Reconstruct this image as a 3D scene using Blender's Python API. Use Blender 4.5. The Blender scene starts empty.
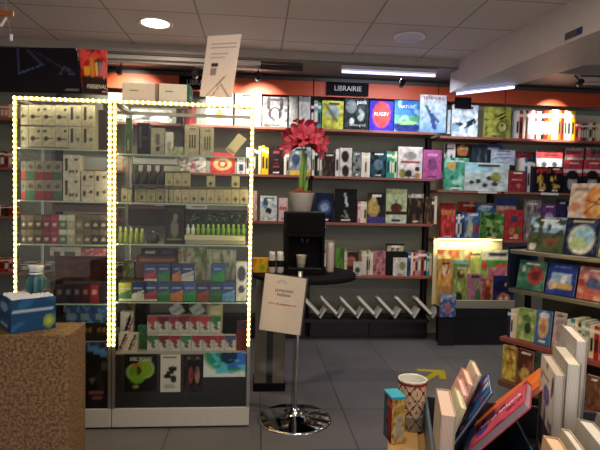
import bpy, math, random
from mathutils import Vector, Matrix, noise, Euler
random.seed(7)
C = bpy.context.scene.collection
R = math.radians
S = bpy.context.scene

# ------------------------------------------------------------------ camera
EYE = 1.4; FPX = 510.0
yaw, pitch, roll = R(5), R(-2.8), R(1.3)
FW = Vector((math.sin(yaw)*math.cos(pitch), math.cos(yaw)*math.cos(pitch), math.sin(pitch)))
R0 = Vector((math.cos(yaw), -math.sin(yaw), 0)); U0 = R0.cross(FW)
RT = R0*math.cos(roll)+U0*math.sin(roll); UP = U0*math.cos(roll)-R0*math.sin(roll)
camd = bpy.data.cameras.new('camera'); cam = bpy.data.objects.new('camera', camd); C.objects.link(cam)
camd.sensor_width = 36; camd.lens = FPX/600*36; camd.clip_start = .05
cam.matrix_world = Matrix(((RT.x, UP.x, -FW.x, 0), (RT.y, UP.y, -FW.y, 0), (RT.z, UP.z, -FW.z, EYE), (0, 0, 0, 1)))
S.camera = cam
# ------------------------------------------------------------------ world, exposure, area lights
w = bpy.data.worlds.new('world'); S.world = w; w.use_nodes = True
WB = w.node_tree.nodes['Background']; WB.inputs[0].default_value = (1.0, .93, .92, 1); WB.inputs[1].default_value = .55
S.view_settings.view_transform = 'Standard'; S.view_settings.look = 'None'
S.view_settings.exposure = 0.85; S.view_settings.gamma = 1; S.view_settings.use_curve_mapping = False
S.cycles.use_denoising = True
S.cycles.max_bounces = 8; S.cycles.transparent_max_bounces = 24
S.cycles.sample_clamp_indirect = 4

def light(kind, name, loc, energy, col, size=.2, rot=(0, 0, 0), sy=None, spot=None):
    l = bpy.data.lights.new(name, kind); o = bpy.data.objects.new(name, l); C.objects.link(o)
    l.energy = energy; l.color = col; o.location = loc; o.rotation_euler = rot
    if kind == 'AREA':
        l.size = size
        if sy: l.shape = 'RECTANGLE'; l.size_y = sy
        else: l.shape = 'DISK'
    else: l.shadow_soft_size = size
    if spot: l.spot_size = R(spot); l.spot_blend = .6
    return o
WARM = (1, .80, .60); COOL = (.78, .84, 1.0)
# ceiling downlight in view, then unseen ones added for fill; fixtures built below
DOWN_AND_FILL = [(-.77, 3.95), (.2, .9), (1.9, 1.2), (.6, 2.4)]
for x, y in DOWN_AND_FILL:
    light('AREA', 'downlight_and_fill_lamp', (x, y, 2.672), 9, WARM, .2)
# fluorescent tubes under the cornice light the wall shelving
light('AREA', 'tube_lamp', (1.18, 4.6, 2.54), 6, COOL, .88, (R(18), 0, 0), .03)
light('AREA', 'tube_lamp', (2.03, 4.46, 2.395), 4, COOL, .5, (R(20), 0, R(-43)), .03)
# the LED strips also shine into the glass cabinets
for x0, x1 in ((-1.395, -.842), (-.838, -.018)):
    for x, s_ in ((x0+.022, -1), (x1-.022, 1)):
        light('AREA', 'led_strip_lamp', (x, 3.098, 1.30), .26, (1, .86, .58), .006, (R(90), 0, R(40)*s_), 1.25)
    light('AREA', 'led_strip_lamp', ((x0+x1)/2, 3.10, 1.93), .22, (1, .86, .58), (x1-x0)*.9, (R(25), 0, 0), .006)
# spot heads on the black track, aimed at the top shelf
for x, y, z, e, tx, tz, sp in ((-.55, 4.622, 2.463, 40, -.35, 2.2, 80), (.0, 4.622, 2.463, 32, .02, 2.25, 80), (-1.2, 4.622, 2.463, 26, -1.2, 2.3, 90), (1.3, 4.622, 2.463, 8, 1.35, 2.2, 60), (2.95, 4.552, 2.522, 60, 3.0, 2.25, 55)):
    d = Vector((tx, 5.02, tz))-Vector((x, y, z))
    o = light('SPOT', 'track_spot_lamp', (x, y, z), e, (1, .9, .78), .008, spot=sp); o.rotation_euler = d.to_track_quat('-Z', 'Y').to_euler()
# warm strip under the children's shelf
light('AREA', 'shelf_strip_lamp', (2.10, 4.935, 1.045), 1.7, (1, .86, .5), .6, (R(12), 0, 0), .02)

# ------------------------------------------------------------------ projection helpers
def ray(px, py): return FW+RT*((px-300)/FPX)-UP*((py-225)/FPX)
class Frame:
    def __init__(s, ox, oy, deg):
        s.o = Vector((ox, oy, 0)); s.a = R(deg); s.u = Vector((math.cos(s.a), math.sin(s.a), 0)); s.v = Vector((-math.sin(s.a), math.cos(s.a), 0))
    def hit(s, px, py, v):
        d = ray(px, py); t = (v+s.o.dot(s.v)-Vector((0, 0, EYE)).dot(s.v))/d.dot(s.v); p = Vector((0, 0, EYE))+d*t
        return (p-s.o).dot(s.u), p.z
    def w(s, u, v, z): 
        p = s.o+s.u*u+s.v*v; return (p.x, p.y, z)
W = Frame(0, 0, 0)
def onz(px, py, z):
    d = ray(px, py); t = (z-EYE)/d.z; return Vector((d.x*t, d.y*t, z))

# ------------------------------------------------------------------ materials (all procedural; colour comes from the mesh's own print colour)
def lin(c):
    if isinstance(c, str):
        c = c.lstrip('#'); c = [int(c[i:i+2], 16)/255 for i in (0, 2, 4)]
    return tuple((x/12.92 if x <= .04045 else ((x+.055)/1.055)**2.4) for x in c[:3])
MATS = {}
def mat(name, rough=.5, metal=0, noisy=.06, nscale=40, coat=0, bump=0, emit=0, trans=0, stripes=0):
    if name in MATS: return MATS[name]
    m = bpy.data.materials.new(name); m.use_nodes = True; nt = m.node_tree; N = nt.nodes; L = nt.links
    b = N['Principled BSDF']; b.inputs['Roughness'].default_value = rough; b.inputs['Specular IOR Level'].default_value = .12 if name in ('printed_card', 'matt_black') else .5; b.inputs['Metallic'].default_value = metal
    b.inputs['Coat Weight'].default_value = coat; b.inputs['Coat Roughness'].default_value = .15
    b.inputs['Transmission Weight'].default_value = trans
    a = N.new('ShaderNodeAttribute'); a.attribute_name = 'Col'
    tc = N.new('ShaderNodeTexCoord'); nz = N.new('ShaderNodeTexNoise'); nz.inputs['Scale'].default_value = nscale; nz.inputs['Detail'].default_value = 3
    L.new(tc.outputs['Object'], nz.inputs['Vector'])
    mr = N.new('ShaderNodeMapRange'); mr.inputs[3].default_value = 1-noisy*2; mr.inputs[4].default_value = 1+noisy*2
    src = nz.outputs[0]
    if stripes:
        wv = N.new('ShaderNodeTexWave'); wv.inputs['Scale'].default_value = stripes; wv.bands_direction = 'X'; wv.inputs['Distortion'].default_value = 1
        L.new(tc.outputs['Object'], wv.inputs['Vector']); src = wv.outputs[1]
    L.new(src, mr.inputs[0])
    mx = N.new('ShaderNodeVectorMath'); mx.operation = 'SCALE'
    L.new(a.outputs['Color'], mx.inputs[0]); L.new(mr.outputs[0], mx.inputs['Scale'])
    L.new(mx.outputs[0], b.inputs['Base Color'])
    if emit:
        L.new(mx.outputs[0], b.inputs['Emission Color']); b.inputs['Emission Strength'].default_value = emit
    if bump:
        bp = N.new('ShaderNodeBump'); bp.inputs['Strength'].default_value = bump; bp.inputs['Distance'].default_value = .01
        L.new(nz.outputs[0], bp.inputs['Height']); L.new(bp.outputs[0], b.inputs['Normal'])
    MATS[name] = m; return m
def glassmat():
    m = bpy.data.materials.new('clear_glass'); m.use_nodes = True; nt = m.node_tree; N = nt.nodes; L = nt.links
    N.remove(N['Principled BSDF']); out = N['Material Output']
    t = N.new('ShaderNodeBsdfTransparent'); t.inputs[0].default_value = (.955, .975, .96, 1)
    g = N.new('ShaderNodeBsdfGlossy'); g.inputs['Roughness'].default_value = .03
    f = N.new('ShaderNodeFresnel'); ge = N.new('ShaderNodeNewGeometry'); io = N.new('ShaderNodeMapRange'); io.inputs[3].default_value = 1.45; io.inputs[4].default_value = 1/1.45
    L.new(ge.outputs['Backfacing'], io.inputs[0]); L.new(io.outputs[0], f.inputs[0])
    hf = N.new('ShaderNodeMath'); hf.operation = 'MULTIPLY'; hf.inputs[1].default_value = .5; L.new(f.outputs[0], hf.inputs[0])
    x = N.new('ShaderNodeMixShader'); L.new(hf.outputs[0], x.inputs[0]); L.new(t.outputs[0], x.inputs[1]); L.new(g.outputs[0], x.inputs[2]); L.new(x.outputs[0], out.inputs[0])
    MATS['glass'] = m; return m
GLASS = glassmat()
PRINT = mat('printed_card', .5, 0, .05, 60)
PAPER = mat('paper_pages', .8, 0, .10, 60, stripes=120)
PAINT = mat('painted_board', .5, 0, .05, 12)
WOOD = mat('laminate_wood', .45, 0, .08, 9)
METAL = mat('brushed_metal', .32, .9, .04, 50)
CHROME = mat('polished_chrome', .06, 1, .02, 20)
BLACK = mat('satin_black_plastic', .35, 0, .05, 30)
GLOSSB = mat('gloss_black', .12, 0, .03, 30, coat=.5)
PLAST = mat('moulded_plastic', .4, 0, .04, 30)
LEAF = mat('petal_and_leaf', .5, 0, .12, 30)
BEAD = mat('led_bead_glow', .5, 0, 0, 30, emit=15)
GLOW = mat('led_strip_diffuser', .5, 0, 0, 30, emit=.5)
TUBE = mat('tube_glow', .5, 0, 0, 30, emit=1.6)
LAMP = mat('lamp_glow', .5, 0, 0, 30, emit=9)
CERAM = mat('glazed_ceramic', .25, 0, .03, 30)
SOIL = mat('dry_bulb', .9, 0, .2, 60, bump=.4)

# ------------------------------------------------------------------ mesh builder
class MB:
    def __init__(s): s.v = []; s.f = []; s.c = []; s.m = []; s.sm = []; s.mats = []
    def mi(s, m):
        if m not in s.mats: s.mats.append(m)
        return s.mats.index(m)
    def face(s, idx, col, m, smooth=False):
        s.f.append(idx)
        if col and isinstance(col, list): s.c.append(col)
        else: s.c.append([col]*len(idx))
        s.m.append(s.mi(m)); s.sm.append(smooth)
    def poly(s, pts, col, m):
        b = len(s.v); s.v += [tuple(p) for p in pts]; s.face(list(range(b, b+len(pts))), lin(col), m)
    def box(s, x0, x1, y0, y1, z0, z1, col, m, skip=''):
        if x1 < x0: x0, x1 = x1, x0
        if y1 < y0: y0, y1 = y1, y0
        if z1 < z0: z0, z1 = z1, z0
        b = len(s.v); s.v += [(x, y, z) for z in (z0, z1) for y in (y0, y1) for x in (x0, x1)]
        q = {'b': (0, 2, 3, 1), 't': (4, 5, 7, 6), 'f': (0, 1, 5, 4), 'k': (2, 6, 7, 3), 'l': (0, 4, 6, 2), 'r': (1, 3, 7, 5)}
        for k, f in q.items():
            if k not in skip: s.face([b+i for i in f], lin(col), m)
        return s
    def bar(s, p, q, wd, ht, col, m, upv=(0, 0, 1)):
        p = Vector(p); q = Vector(q); d = (q-p).normalized(); u = Vector(upv)
        if abs(d.dot(u)) > .98: u = Vector((0, 1, 0))
        sx = d.cross(u).normalized(); sz = sx.cross(d).normalized(); b = len(s.v)
        for e in (p, q):
            for i, j in ((-1, -1), (1, -1), (1, 1), (-1, 1)): s.v.append(tuple(e+sx*i*wd/2+sz*j*ht/2))
        for f in ((0, 3, 2, 1), (4, 5, 6, 7), (0, 1, 5, 4), (1, 2, 6, 5), (2, 3, 7, 6), (3, 0, 4, 7)): s.face([b+i for i in f], lin(col), m)
        return s
    def tube(s, pts, r, col, m, n=10, cap=True):
        pts = [Vector(p) for p in pts]; rr = r if isinstance(r, (list, tuple)) else [r]*len(pts); b = len(s.v)
        for i, p in enumerate(pts):
            d = (pts[min(i+1, len(pts)-1)]-pts[max(i-1, 0)]).normalized(); u = Vector((0, 0, 1)) if abs(d.z) < .9 else Vector((0, 1, 0))
            a = d.cross(u).normalized(); c = a.cross(d)
            for k in range(n):
                t = 2*math.pi*k/n; s.v.append(tuple(p+a*math.cos(t)*rr[i]+c*math.sin(t)*rr[i]))
        for i in range(len(pts)-1):
            for k in range(n):
                s.face([b+i*n+k, b+i*n+(k+1) % n, b+(i+1)*n+(k+1) % n, b+(i+1)*n+k], lin(col), m, True)
        if cap:
            s.face([b+k for k in range(n)][::-1], lin(col), m); s.face([b+(len(pts)-1)*n+k for k in range(n)], lin(col), m)
        return s
    def lathe(s, prof, col, m, n=24, cx=0, cy=0, cz=0, cf=None):
        b = len(s.v)
        for r, z in prof:
            for k in range(n):
                t = 2*math.pi*k/n; s.v.append((cx+r*math.cos(t), cy+r*math.sin(t), cz+z))
        for i in range(len(prof)-1):
            for k in range(n):
                ids = [b+i*n+k, b+i*n+(k+1) % n, b+(i+1)*n+(k+1) % n, b+(i+1)*n+k]
                s.face(ids, lin(cf(k/n, i/(len(prof)-1))) if cf else lin(col), m, True)
        return s
    def prism(s, poly, z0, z1, col, m):
        n = len(poly); b = len(s.v)
        for z in (z0, z1): s.v += [(x, y, z) for x, y in poly]
        s.face(list(range(b+n-1, b-1, -1)), lin(col), m); s.face(list(range(b+n, b+2*n)), lin(col), m)
        for i in range(n): s.face([b+i, b+(i+1) % n, b+n+(i+1) % n, b+n+i], lin(col), m)
        return s
    def grid(s, o, ux, uz, nx, nz, fn, m):
        """printed sheet: fn(u,v) gives the colour of the artwork"""
        o = Vector(o); ux = Vector(ux); uz = Vector(uz); b = len(s.v); cc = []
        for j in range(nz+1):
            for i in range(nx+1):
                s.v.append(tuple(o+ux*(i/nx)+uz*(j/nz))); cc.append(fn(i/nx, j/nz))
        for j in range(nz):
            for i in range(nx):
                q = [j*(nx+1)+i, j*(nx+1)+i+1, (j+1)*(nx+1)+i+1, (j+1)*(nx+1)+i]
                s.face([b+k for k in q], [cc[k] for k in q], m)
        return s
    def build(s, name, parent=None, loc=(0, 0, 0), rot=(0, 0, 0), bevel=0):
        me = bpy.data.meshes.new(name); me.from_pydata(s.v, [], s.f)
        for m in s.mats: me.materials.append(m)
        me.polygons.foreach_set('material_index', s.m); me.polygons.foreach_set('use_smooth', s.sm)
        at = me.color_attributes.new('Col', 'FLOAT_COLOR', 'CORNER')
        flat = []
        for c in s.c:
            for k in c: flat += [k[0], k[1], k[2], 1]
        at.data.foreach_set('color', flat); me.update()
        o = bpy.data.objects.new(name, me); C.objects.link(o); o.location = loc; o.rotation_euler = rot
        if parent: o.parent = parent
        if bevel:
            b = o.modifiers.new('bevel', 'BEVEL'); b.width = bevel; b.segments = 2; b.limit_method = 'ANGLE'
        return o
def tag(o, label, cat, group=None):
    n = len(label.split())
    if n < 4 or n > 16: print('LABEL LENGTH', n, label)
    o['label'] = label; o['category'] = cat
    if group: o['group'] = group
    return o
def struct(o): o['kind'] = 'structure'; return o
def empty(name, loc=(0, 0, 0), rz=0):
    o = bpy.data.objects.new(name, None); C.objects.link(o); o.location = loc; o.rotation_euler = (0, 0, rz); o.empty_display_size = .1; return o
def dup(root, loc, rz, label, group=None):
    r = root.copy(); C.objects.link(r); r.location = loc; r.rotation_euler = (root.rotation_euler.x, root.rotation_euler.y, rz); tag(r, label, root['category'], group or root.get('group'))
    for ch in list(root.children):
        c = ch.copy(); C.objects.link(c); c.parent = r
        for g in ch.children:
            d = g.copy(); C.objects.link(d); d.parent = c
    return r
def text(body, size, col, parent, loc, rot, width=None, name='lettering', m=None, font_shear=0, squash=1):
    cu = bpy.data.curves.new('t', 'FONT'); cu.body = body; cu.size = size; cu.align_x = 'CENTER'; cu.align_y = 'CENTER'; cu.extrude = .0006; cu.shear = font_shear; cu.resolution_u = 2
    o = bpy.data.objects.new('t', cu); C.objects.link(o)
    dg = bpy.context.evaluated_depsgraph_get(); me = bpy.data.meshes.new_from_object(o.evaluated_get(dg))
    bpy.data.objects.remove(o); bpy.data.curves.remove(cu)
    if width:
        xs = [v.co.x for v in me.vertices]; k = width/(max(xs)-min(xs))
        for v in me.vertices: v.co.x *= k
    at = me.color_attributes.new('Col', 'FLOAT_COLOR', 'CORNER'); c = lin(col)
    at.data.foreach_set('color', [c[0], c[1], c[2], 1]*len(me.loops))
    me.materials.clear(); me.materials.append(m or PRINT)
    r = bpy.data.objects.new(name, me); C.objects.link(r); r.parent = parent; r.location = loc; r.rotation_euler = rot
    return r

# ------------------------------------------------------------------ artwork painter
def mixc(a, b, t): return tuple(a[i]+(b[i]-a[i])*t for i in range(3))
def painter(shapes, seed=0):
    sh = [tuple(lin(x) if isinstance(x, str) and x.startswith('#') else x for x in s) for s in shapes]
    def fn(u, v):
        c = (.5, .5, .5)
        for i, s in enumerate(sh):
            k = s[0]
            if k == 'b': c = s[1]
            elif k == 'v': c = mixc(s[1], s[2], v)
            elif k == 'r':
                if s[1] <= u <= s[3] and s[2] <= v <= s[4]: c = s[5]
            elif k == 'e':
                d = math.hypot((u-s[1])/s[3], (v-s[2])/s[4])
                if d < 1.12: c = mixc(c, s[5], min(1, (1.12-d)*5))
            elif k == 'n':
                t = noise.noise(Vector((u*s[1], v*s[1], seed*3.7+i*9.1)))
                if t > s[3]: c = mixc(c, s[2], min(1, (t-s[3])*6))
            elif k == 'l':
                px, py = u-s[1], v-s[2]; dx, dy = s[3]-s[1], s[4]-s[2]; t = max(0, min(1, (px*dx+py*dy)/(dx*dx+dy*dy)))
                if math.hypot(px-t*dx, py-t*dy) < s[5]: c = s[6]
        return c
    return fn
def NZ(bg, *cols, sc=5, th=.12): return [('b', bg)]+[('n', sc+i, c, th) for i, c in enumerate(cols)]

def book(F, v, x0, x1, y0, y1=None, z=None, art=None, label='', cat='book', group=None, t=.02, lean=0, page='#e9e2d2', name='book', tilt=0, pix=.0115, spine=None, h=None, title=None):
    """book facing out: pixel edges x0,x1 and top y0 on the plane v; stands on z"""
    ym = (y0+(y1 or y0+20))/2
    u0, _ = F.hit(x0, ym, v); u1, _ = F.hit(x1, ym, v); um = (u0+u1)/2
    if z is None: z = F.hit((x0+x1)/2, y1, v)[1]
    if h is None: h = F.hit((x0+x1)/2, y0, v)[1]-z
    wd = u1-u0-.003; art = art or NZ('#888888', '#445566')
    if not title and wd > .07:
        bgc = lin(art[0][1]); lum = sum(bgc)/3; hi = '#e6e0d4' if lum < .25 else '#3a3636'; q = random.random()
        art = list(art)+([('r', .2+.1*q, .88, .8, .93, hi)] if q > .35 else [])+([('r', .3, .06, .7, .10, hi)] if q < .6 else [])
    fn0 = painter(art, seed=x0*.13+y0*.07)
    def fn(u_, v_):
        c_ = fn0(u_, v_); g_ = sum(c_)/3; m_ = 1+.55*noise.noise(Vector((u_*7, v_*9, x0*.7))); return tuple((k_*.86+g_*.14)*m_ for k_ in c_)
    b = MB(); nx = max(4, min(26, round(wd/pix))); nz = max(4, min(30, round(h/pix)))
    c = lin(spine) if spine else fn(.05, .5)
    cs = tuple(x for x in c); hx = wd/2
    b.grid((-hx, 0, 0), (wd, 0, 0), (0, 0, h), nx, nz, fn, PRINT)
    def bx(*a):
        k = len(b.c); b.box(*a, '#000000', PRINT)
        for i in range(k, len(b.c)): b.c[i] = [cs]*4
    bx(-hx, hx, .0005, .002, 0, h); bx(-hx, hx, t-.002, t, 0, h); bx(-hx, -hx+.002, .002, t-.002, 0, h)
    o = b.build(name, None, F.w(um, v, z+.0015+(t*math.sin(R(lean)))), (R(-lean), R(tilt), F.a))
    p = MB().box(-hx+.002, hx-.003, .0022, t-.0022, .003, h-.003, page, PAPER).build('page_block', o)
    if title:
        for tt in title: text(tt[0], tt[1], tt[2], o, (tt[3]*hx, -.0012, tt[4]*h), (R(90), 0, 0), width=tt[5]*wd, name='title')
    tag(o, label, cat, group); return o
def spinebook(F, u, v, z, wd, h, d, cs, art=None, label='', group=None, tilt=0, page='#e6dcc8', cat='book', name='book'):
    """book standing spine out; u is its left edge"""
    b = MB(); art = art or [('b', cs), ('r', 0, .78, 1, .86, '#f0ead8'), ('r', .25, .2, .75, .65, '#d8d0c0' if random.random() < .5 else '#2a2624')]
    b.grid((0, 0, 0), (wd, 0, 0), (0, 0, h), 3, 12, painter(art, u), PRINT)
    b.box(0, .0015, .0005, d, 0, h, cs, PRINT); b.box(wd-.0015, wd, .0005, d, 0, h, cs, PRINT); b.box(.0015, wd-.0015, .0005, .002, 0, h, cs, PRINT)
    lift = wd*math.sin(R(abs(tilt))) if tilt > 0 else 0
    o = b.build(name, None, F.w(u, v, z+.0015+lift), (0, R(tilt), F.a))
    MB().box(.0018, wd-.0018, .0025, d-.003, .003, h-.003, page, PAPER).build('page_block', o)
    tag(o, label, cat, group); return o
ORD = ['leftmost', 'second from left', 'third from left', 'fourth from left', 'fifth from left', 'sixth from left', 'seventh from left', 'eighth from left', 'ninth from left', 'tenth from left', 'eleventh from left', 'twelfth from left', 'thirteenth from left', 'fourteenth from left', 'fifteenth from left', 'sixteenth from left']
ORD += ['%s from left' % s for s in ('seventeenth', 'eighteenth', 'nineteenth', 'twentieth')]
CN = {'white': '#dcd6c8', 'cream': '#d8c9a0', 'black': '#1c1a1c', 'red': '#b02420', 'pink': '#d07a88', 'blue': '#2c5a98', 'green': '#3f8a58', 'yellow': '#d8b020', 'grey': '#8a8a86', 'teal': '#2f8a86', 'orange': '#d86a28', 'brown': '#5a3a28', 'purple': '#6a3a80', 'dark blue': '#1c2c50', 'dark green': '#26402c', 'pale green': '#a8c8a0'}
def spines(F, v, x0, x1, ytop, z, cols, where, yref=None, jit=.12, d=.16, ybot=None, tilts=None):
    """row of books spine out; one colour word for each"""
    ym = yref or ytop+15; u0 = F.hit(x0, ym, v)[0]; u1 = F.hit(x1, ym, v)[0]; n = len(cols)
    ws = [random.uniform(.75, 1.25) for _ in cols]; k = (u1-u0)/sum(ws); u = u0
    for i, c in enumerate(cols):
        wd = ws[i]*k; h = (F.hit((x0+x1)/2, ytop, v)[1]-z)*random.uniform(1-jit, 1)
        spinebook(F, u+.0005, v, z, wd-.001, h, d, CN[c], label='%s book spine, %s %s' % (c, 'the only one' if n == 1 else (ORD[i] if i < n-1 else 'rightmost'), where), group='books spine out on the shelves')
        u += wd

# ------------------------------------------------------------------ setting
def tile_floor():
    m = bpy.data.materials.new('grey_floor_tiles'); m.use_nodes = True; nt = m.node_tree; N = nt.nodes; L = nt.links; b = N['Principled BSDF']
    tc = N.new('ShaderNodeTexCoord'); mp = N.new('ShaderNodeMapping'); mp.inputs['Location'].default_value = (-.055, -.03, 0); L.new(tc.outputs['Object'], mp.inputs[0])
    br = N.new('ShaderNodeTexBrick'); br.offset = 0; br.inputs['Scale'].default_value = 1; br.inputs['Brick Width'].default_value = .55; br.inputs['Row Height'].default_value = .55
    br.inputs['Mortar Size'].default_value = .004; br.inputs['Color1'].default_value = (*lin('#6e6e72'), 1); br.inputs['Color2'].default_value = (*lin('#66666b'), 1); br.inputs['Mortar'].default_value = (*lin('#3c3c3e'), 1)
    L.new(mp.outputs[0], br.inputs['Vector'])
    nz = N.new('ShaderNodeTexNoise'); nz.inputs['Scale'].default_value = 3; L.new(tc.outputs['Object'], nz.inputs['Vector'])
    mx = N.new('ShaderNodeMix'); mx.data_type = 'RGBA'; mx.blend_type = 'MULTIPLY'; mx.inputs[0].default_value = .35
    L.new(br.outputs[0], mx.inputs[6]); L.new(nz.outputs[0], mx.inputs[7]); L.new(mx.outputs[2], b.inputs['Base Color']); b.inputs['Roughness'].default_value = .42
    return m
def tile_ceiling():
    m = bpy.data.materials.new('ceiling_tiles'); m.use_nodes = True; nt = m.node_tree; N = nt.nodes; L = nt.links; b = N['Principled BSDF']
    tc = N.new('ShaderNodeTexCoord'); mp = N.new('ShaderNodeMapping'); mp.inputs['Location'].default_value = (-.195, 0, 0); L.new(tc.outputs['Object'], mp.inputs[0])
    br = N.new('ShaderNodeTexBrick'); br.offset = 0; br.inputs['Scale'].default_value = 1; br.inputs['Brick Width'].default_value = .628; br.inputs['Row Height'].default_value = .532
    br.inputs['Mortar Size'].default_value = .007; br.inputs['Color1'].default_value = (*lin('#d2cbc7'), 1); br.inputs['Color2'].default_value = (*lin('#ccc5c1'), 1); br.inputs['Mortar'].default_value = (*lin('#958b85'), 1)
    L.new(mp.outputs[0], br.inputs['Vector']); L.new(br.outputs[0], b.inputs['Base Color']); b.inputs['Roughness'].default_value = .8
    return m
FT = tile_floor(); CT = tile_ceiling(); MATS['FT'] = FT
def slab(name, x0, x1, y0, y1, z0, z1, col, m): return struct(MB().box(x0, x1, y0, y1, z0, z1, col, m).build(name))
slab('floor', -3.4, 5.4, -1.2, 5.6, -.1, 0, '#666666', FT)
slab('ceiling', -3.4, 5.4, -1.2, 4.54, 2.7, 2.8, '#aaaaaa', CT)
slab('wall_back', -3.4, 5.4, 5.45, 5.6, 0, 2.8, '#a8a49a', PAINT)
slab('wall_left', -3.5, -3.4, -1.2, 5.6, 0, 2.8, '#8a8078', PAINT)
slab('wall_right', 5.4, 5.5, -1.2, 5.6, 0, 2.8, '#8a8078', PAINT)
# cornice: fascia below the ceiling edge and a dropped soffit over the shelving
slab('trim_1', -3.4, 1.83, 4.54, 4.56, 2.635, 2.8, '#a39a92', PAINT)
slab('trim_2', -3.4, 5.4, 4.56, 5.45, 2.62, 2.8, '#6e6a68', PAINT)  # soffit colour darkened to hold its backlit shade
slab('trim_3', 1.83, 5.4, 4.54, 4.56, 2.62, 2.8, '#8a7f7a', PAINT)
# diagonal bulkhead on the right
def bulkhead():
    b = MB(); b.prism([(1.80, 4.72), (2.23, 4.30), (2.65, 2.6), (3.2, .2), (2.35, .2), (1.985, 3.0), (1.81, 4.48)], 2.44, 2.72, '#c4bebc', PAINT)
    return struct(b.build('trim_4'))
bulkhead()
BF = Frame(1.81, 4.48, math.degrees(math.atan2(3.0-4.48, 1.985-1.81)))
u, z = BF.hit(573.5, 33.5, -.004)
st = empty('notice_sticker', BF.w(u, -.006, z), BF.a)
MB().box(-.075, .075, 0, .003, -.022, .022, '#5a5754', PRINT).build('plate', st); MB().box(.03, .07, -.002, 0, -.018, .018, '#2c3a80', PRINT).build('blue_square', st)
tag(st, 'small grey sticker with a blue square on the diagonal ceiling bulkhead', 'sticker')

# ------------------------------------------------------------------ wall shelving (one bookcase for each bay)
YS = 5.0; YB = 5.30
SH = [2.105, 1.642, 1.185, .655]
BRN = '#8a5040'
def bay(x0, x1, shelves, label, header=True, deep=YS, plinth=True, back='#7f8478'):
    t = empty('bookcase', (x0, YS, 0)); wd = x1-x0
    MB().box(.03, wd-.03, YB-YS, YB-YS+.03, .0, 2.44, back, PAINT).build('back_panel', t)
    if header:
        MB().box(0, wd, .04, .06, 2.425, 2.565, '#b0441e', PAINT).build('header_panel', t)
        MB().box(0, wd, .03, .30, 2.565, 2.60, '#3a3532', PAINT).build('top_panel', t)
    for z in shelves:
        s = MB().box(.016, wd-.016, .0, .298, z-.024, z, BRN, WOOD); s.build('shelf', t, bevel=.002)
    MB().box(0, .0155, .24, .33, 0, 2.08, '#26211f', PAINT).build('upright', t); MB().box(wd-.0155, wd, .24, .33, 0, 2.08, '#26211f', PAINT).build('upright', t)
    if plinth:
        MB().box(.016, wd-.016, .09, .29, 0, .215, '#141316', BLACK).build('plinth', t)
        n = 2
        for i in range(n):
            a = .02+(wd-.04)*i/n; e = .02+(wd-.04)*(i+1)/n
            d = MB().box(a+.004, e-.004, .072, .089, .03, .205, '#17161a', BLACK).build('drawer', t, bevel=.002)
    tag(t, label, 'bookcase'); return t
bay(-3.2, -1.96, [2.105, 1.642, 1.185, .655], 'wall bookcase bay at far left, behind the left glass cabinet edge')
bay(-1.95, -.71, [2.105, 1.642, 1.185, .655], 'wall bookcase bay seen through the left glass cabinet')
bay(-.70, .54, [2.105, 1.642, 1.185, .655], 'wall bookcase bay behind the right glass cabinet and amaryllis')
bay(.55, 1.80, [2.105, 1.642, 1.185, .655], 'wall bookcase bay under the sign reading librairie, with the rugby book')
KZ = [W.hit(480, 137, YS)[1], W.hit(480, 191, YS)[1], W.hit(475, 240, YS)[1]]
bay(1.81, 2.50, [KZ[0], KZ[1], KZ[2]], "narrow wall bookcase bay of children's books with yellow lit back", back='#b8b090', plinth=False)
RZ = KZ+[.7]
bay(2.51, 3.81, RZ, 'wall bookcase bay at far right, brightly lit at the top')
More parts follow.
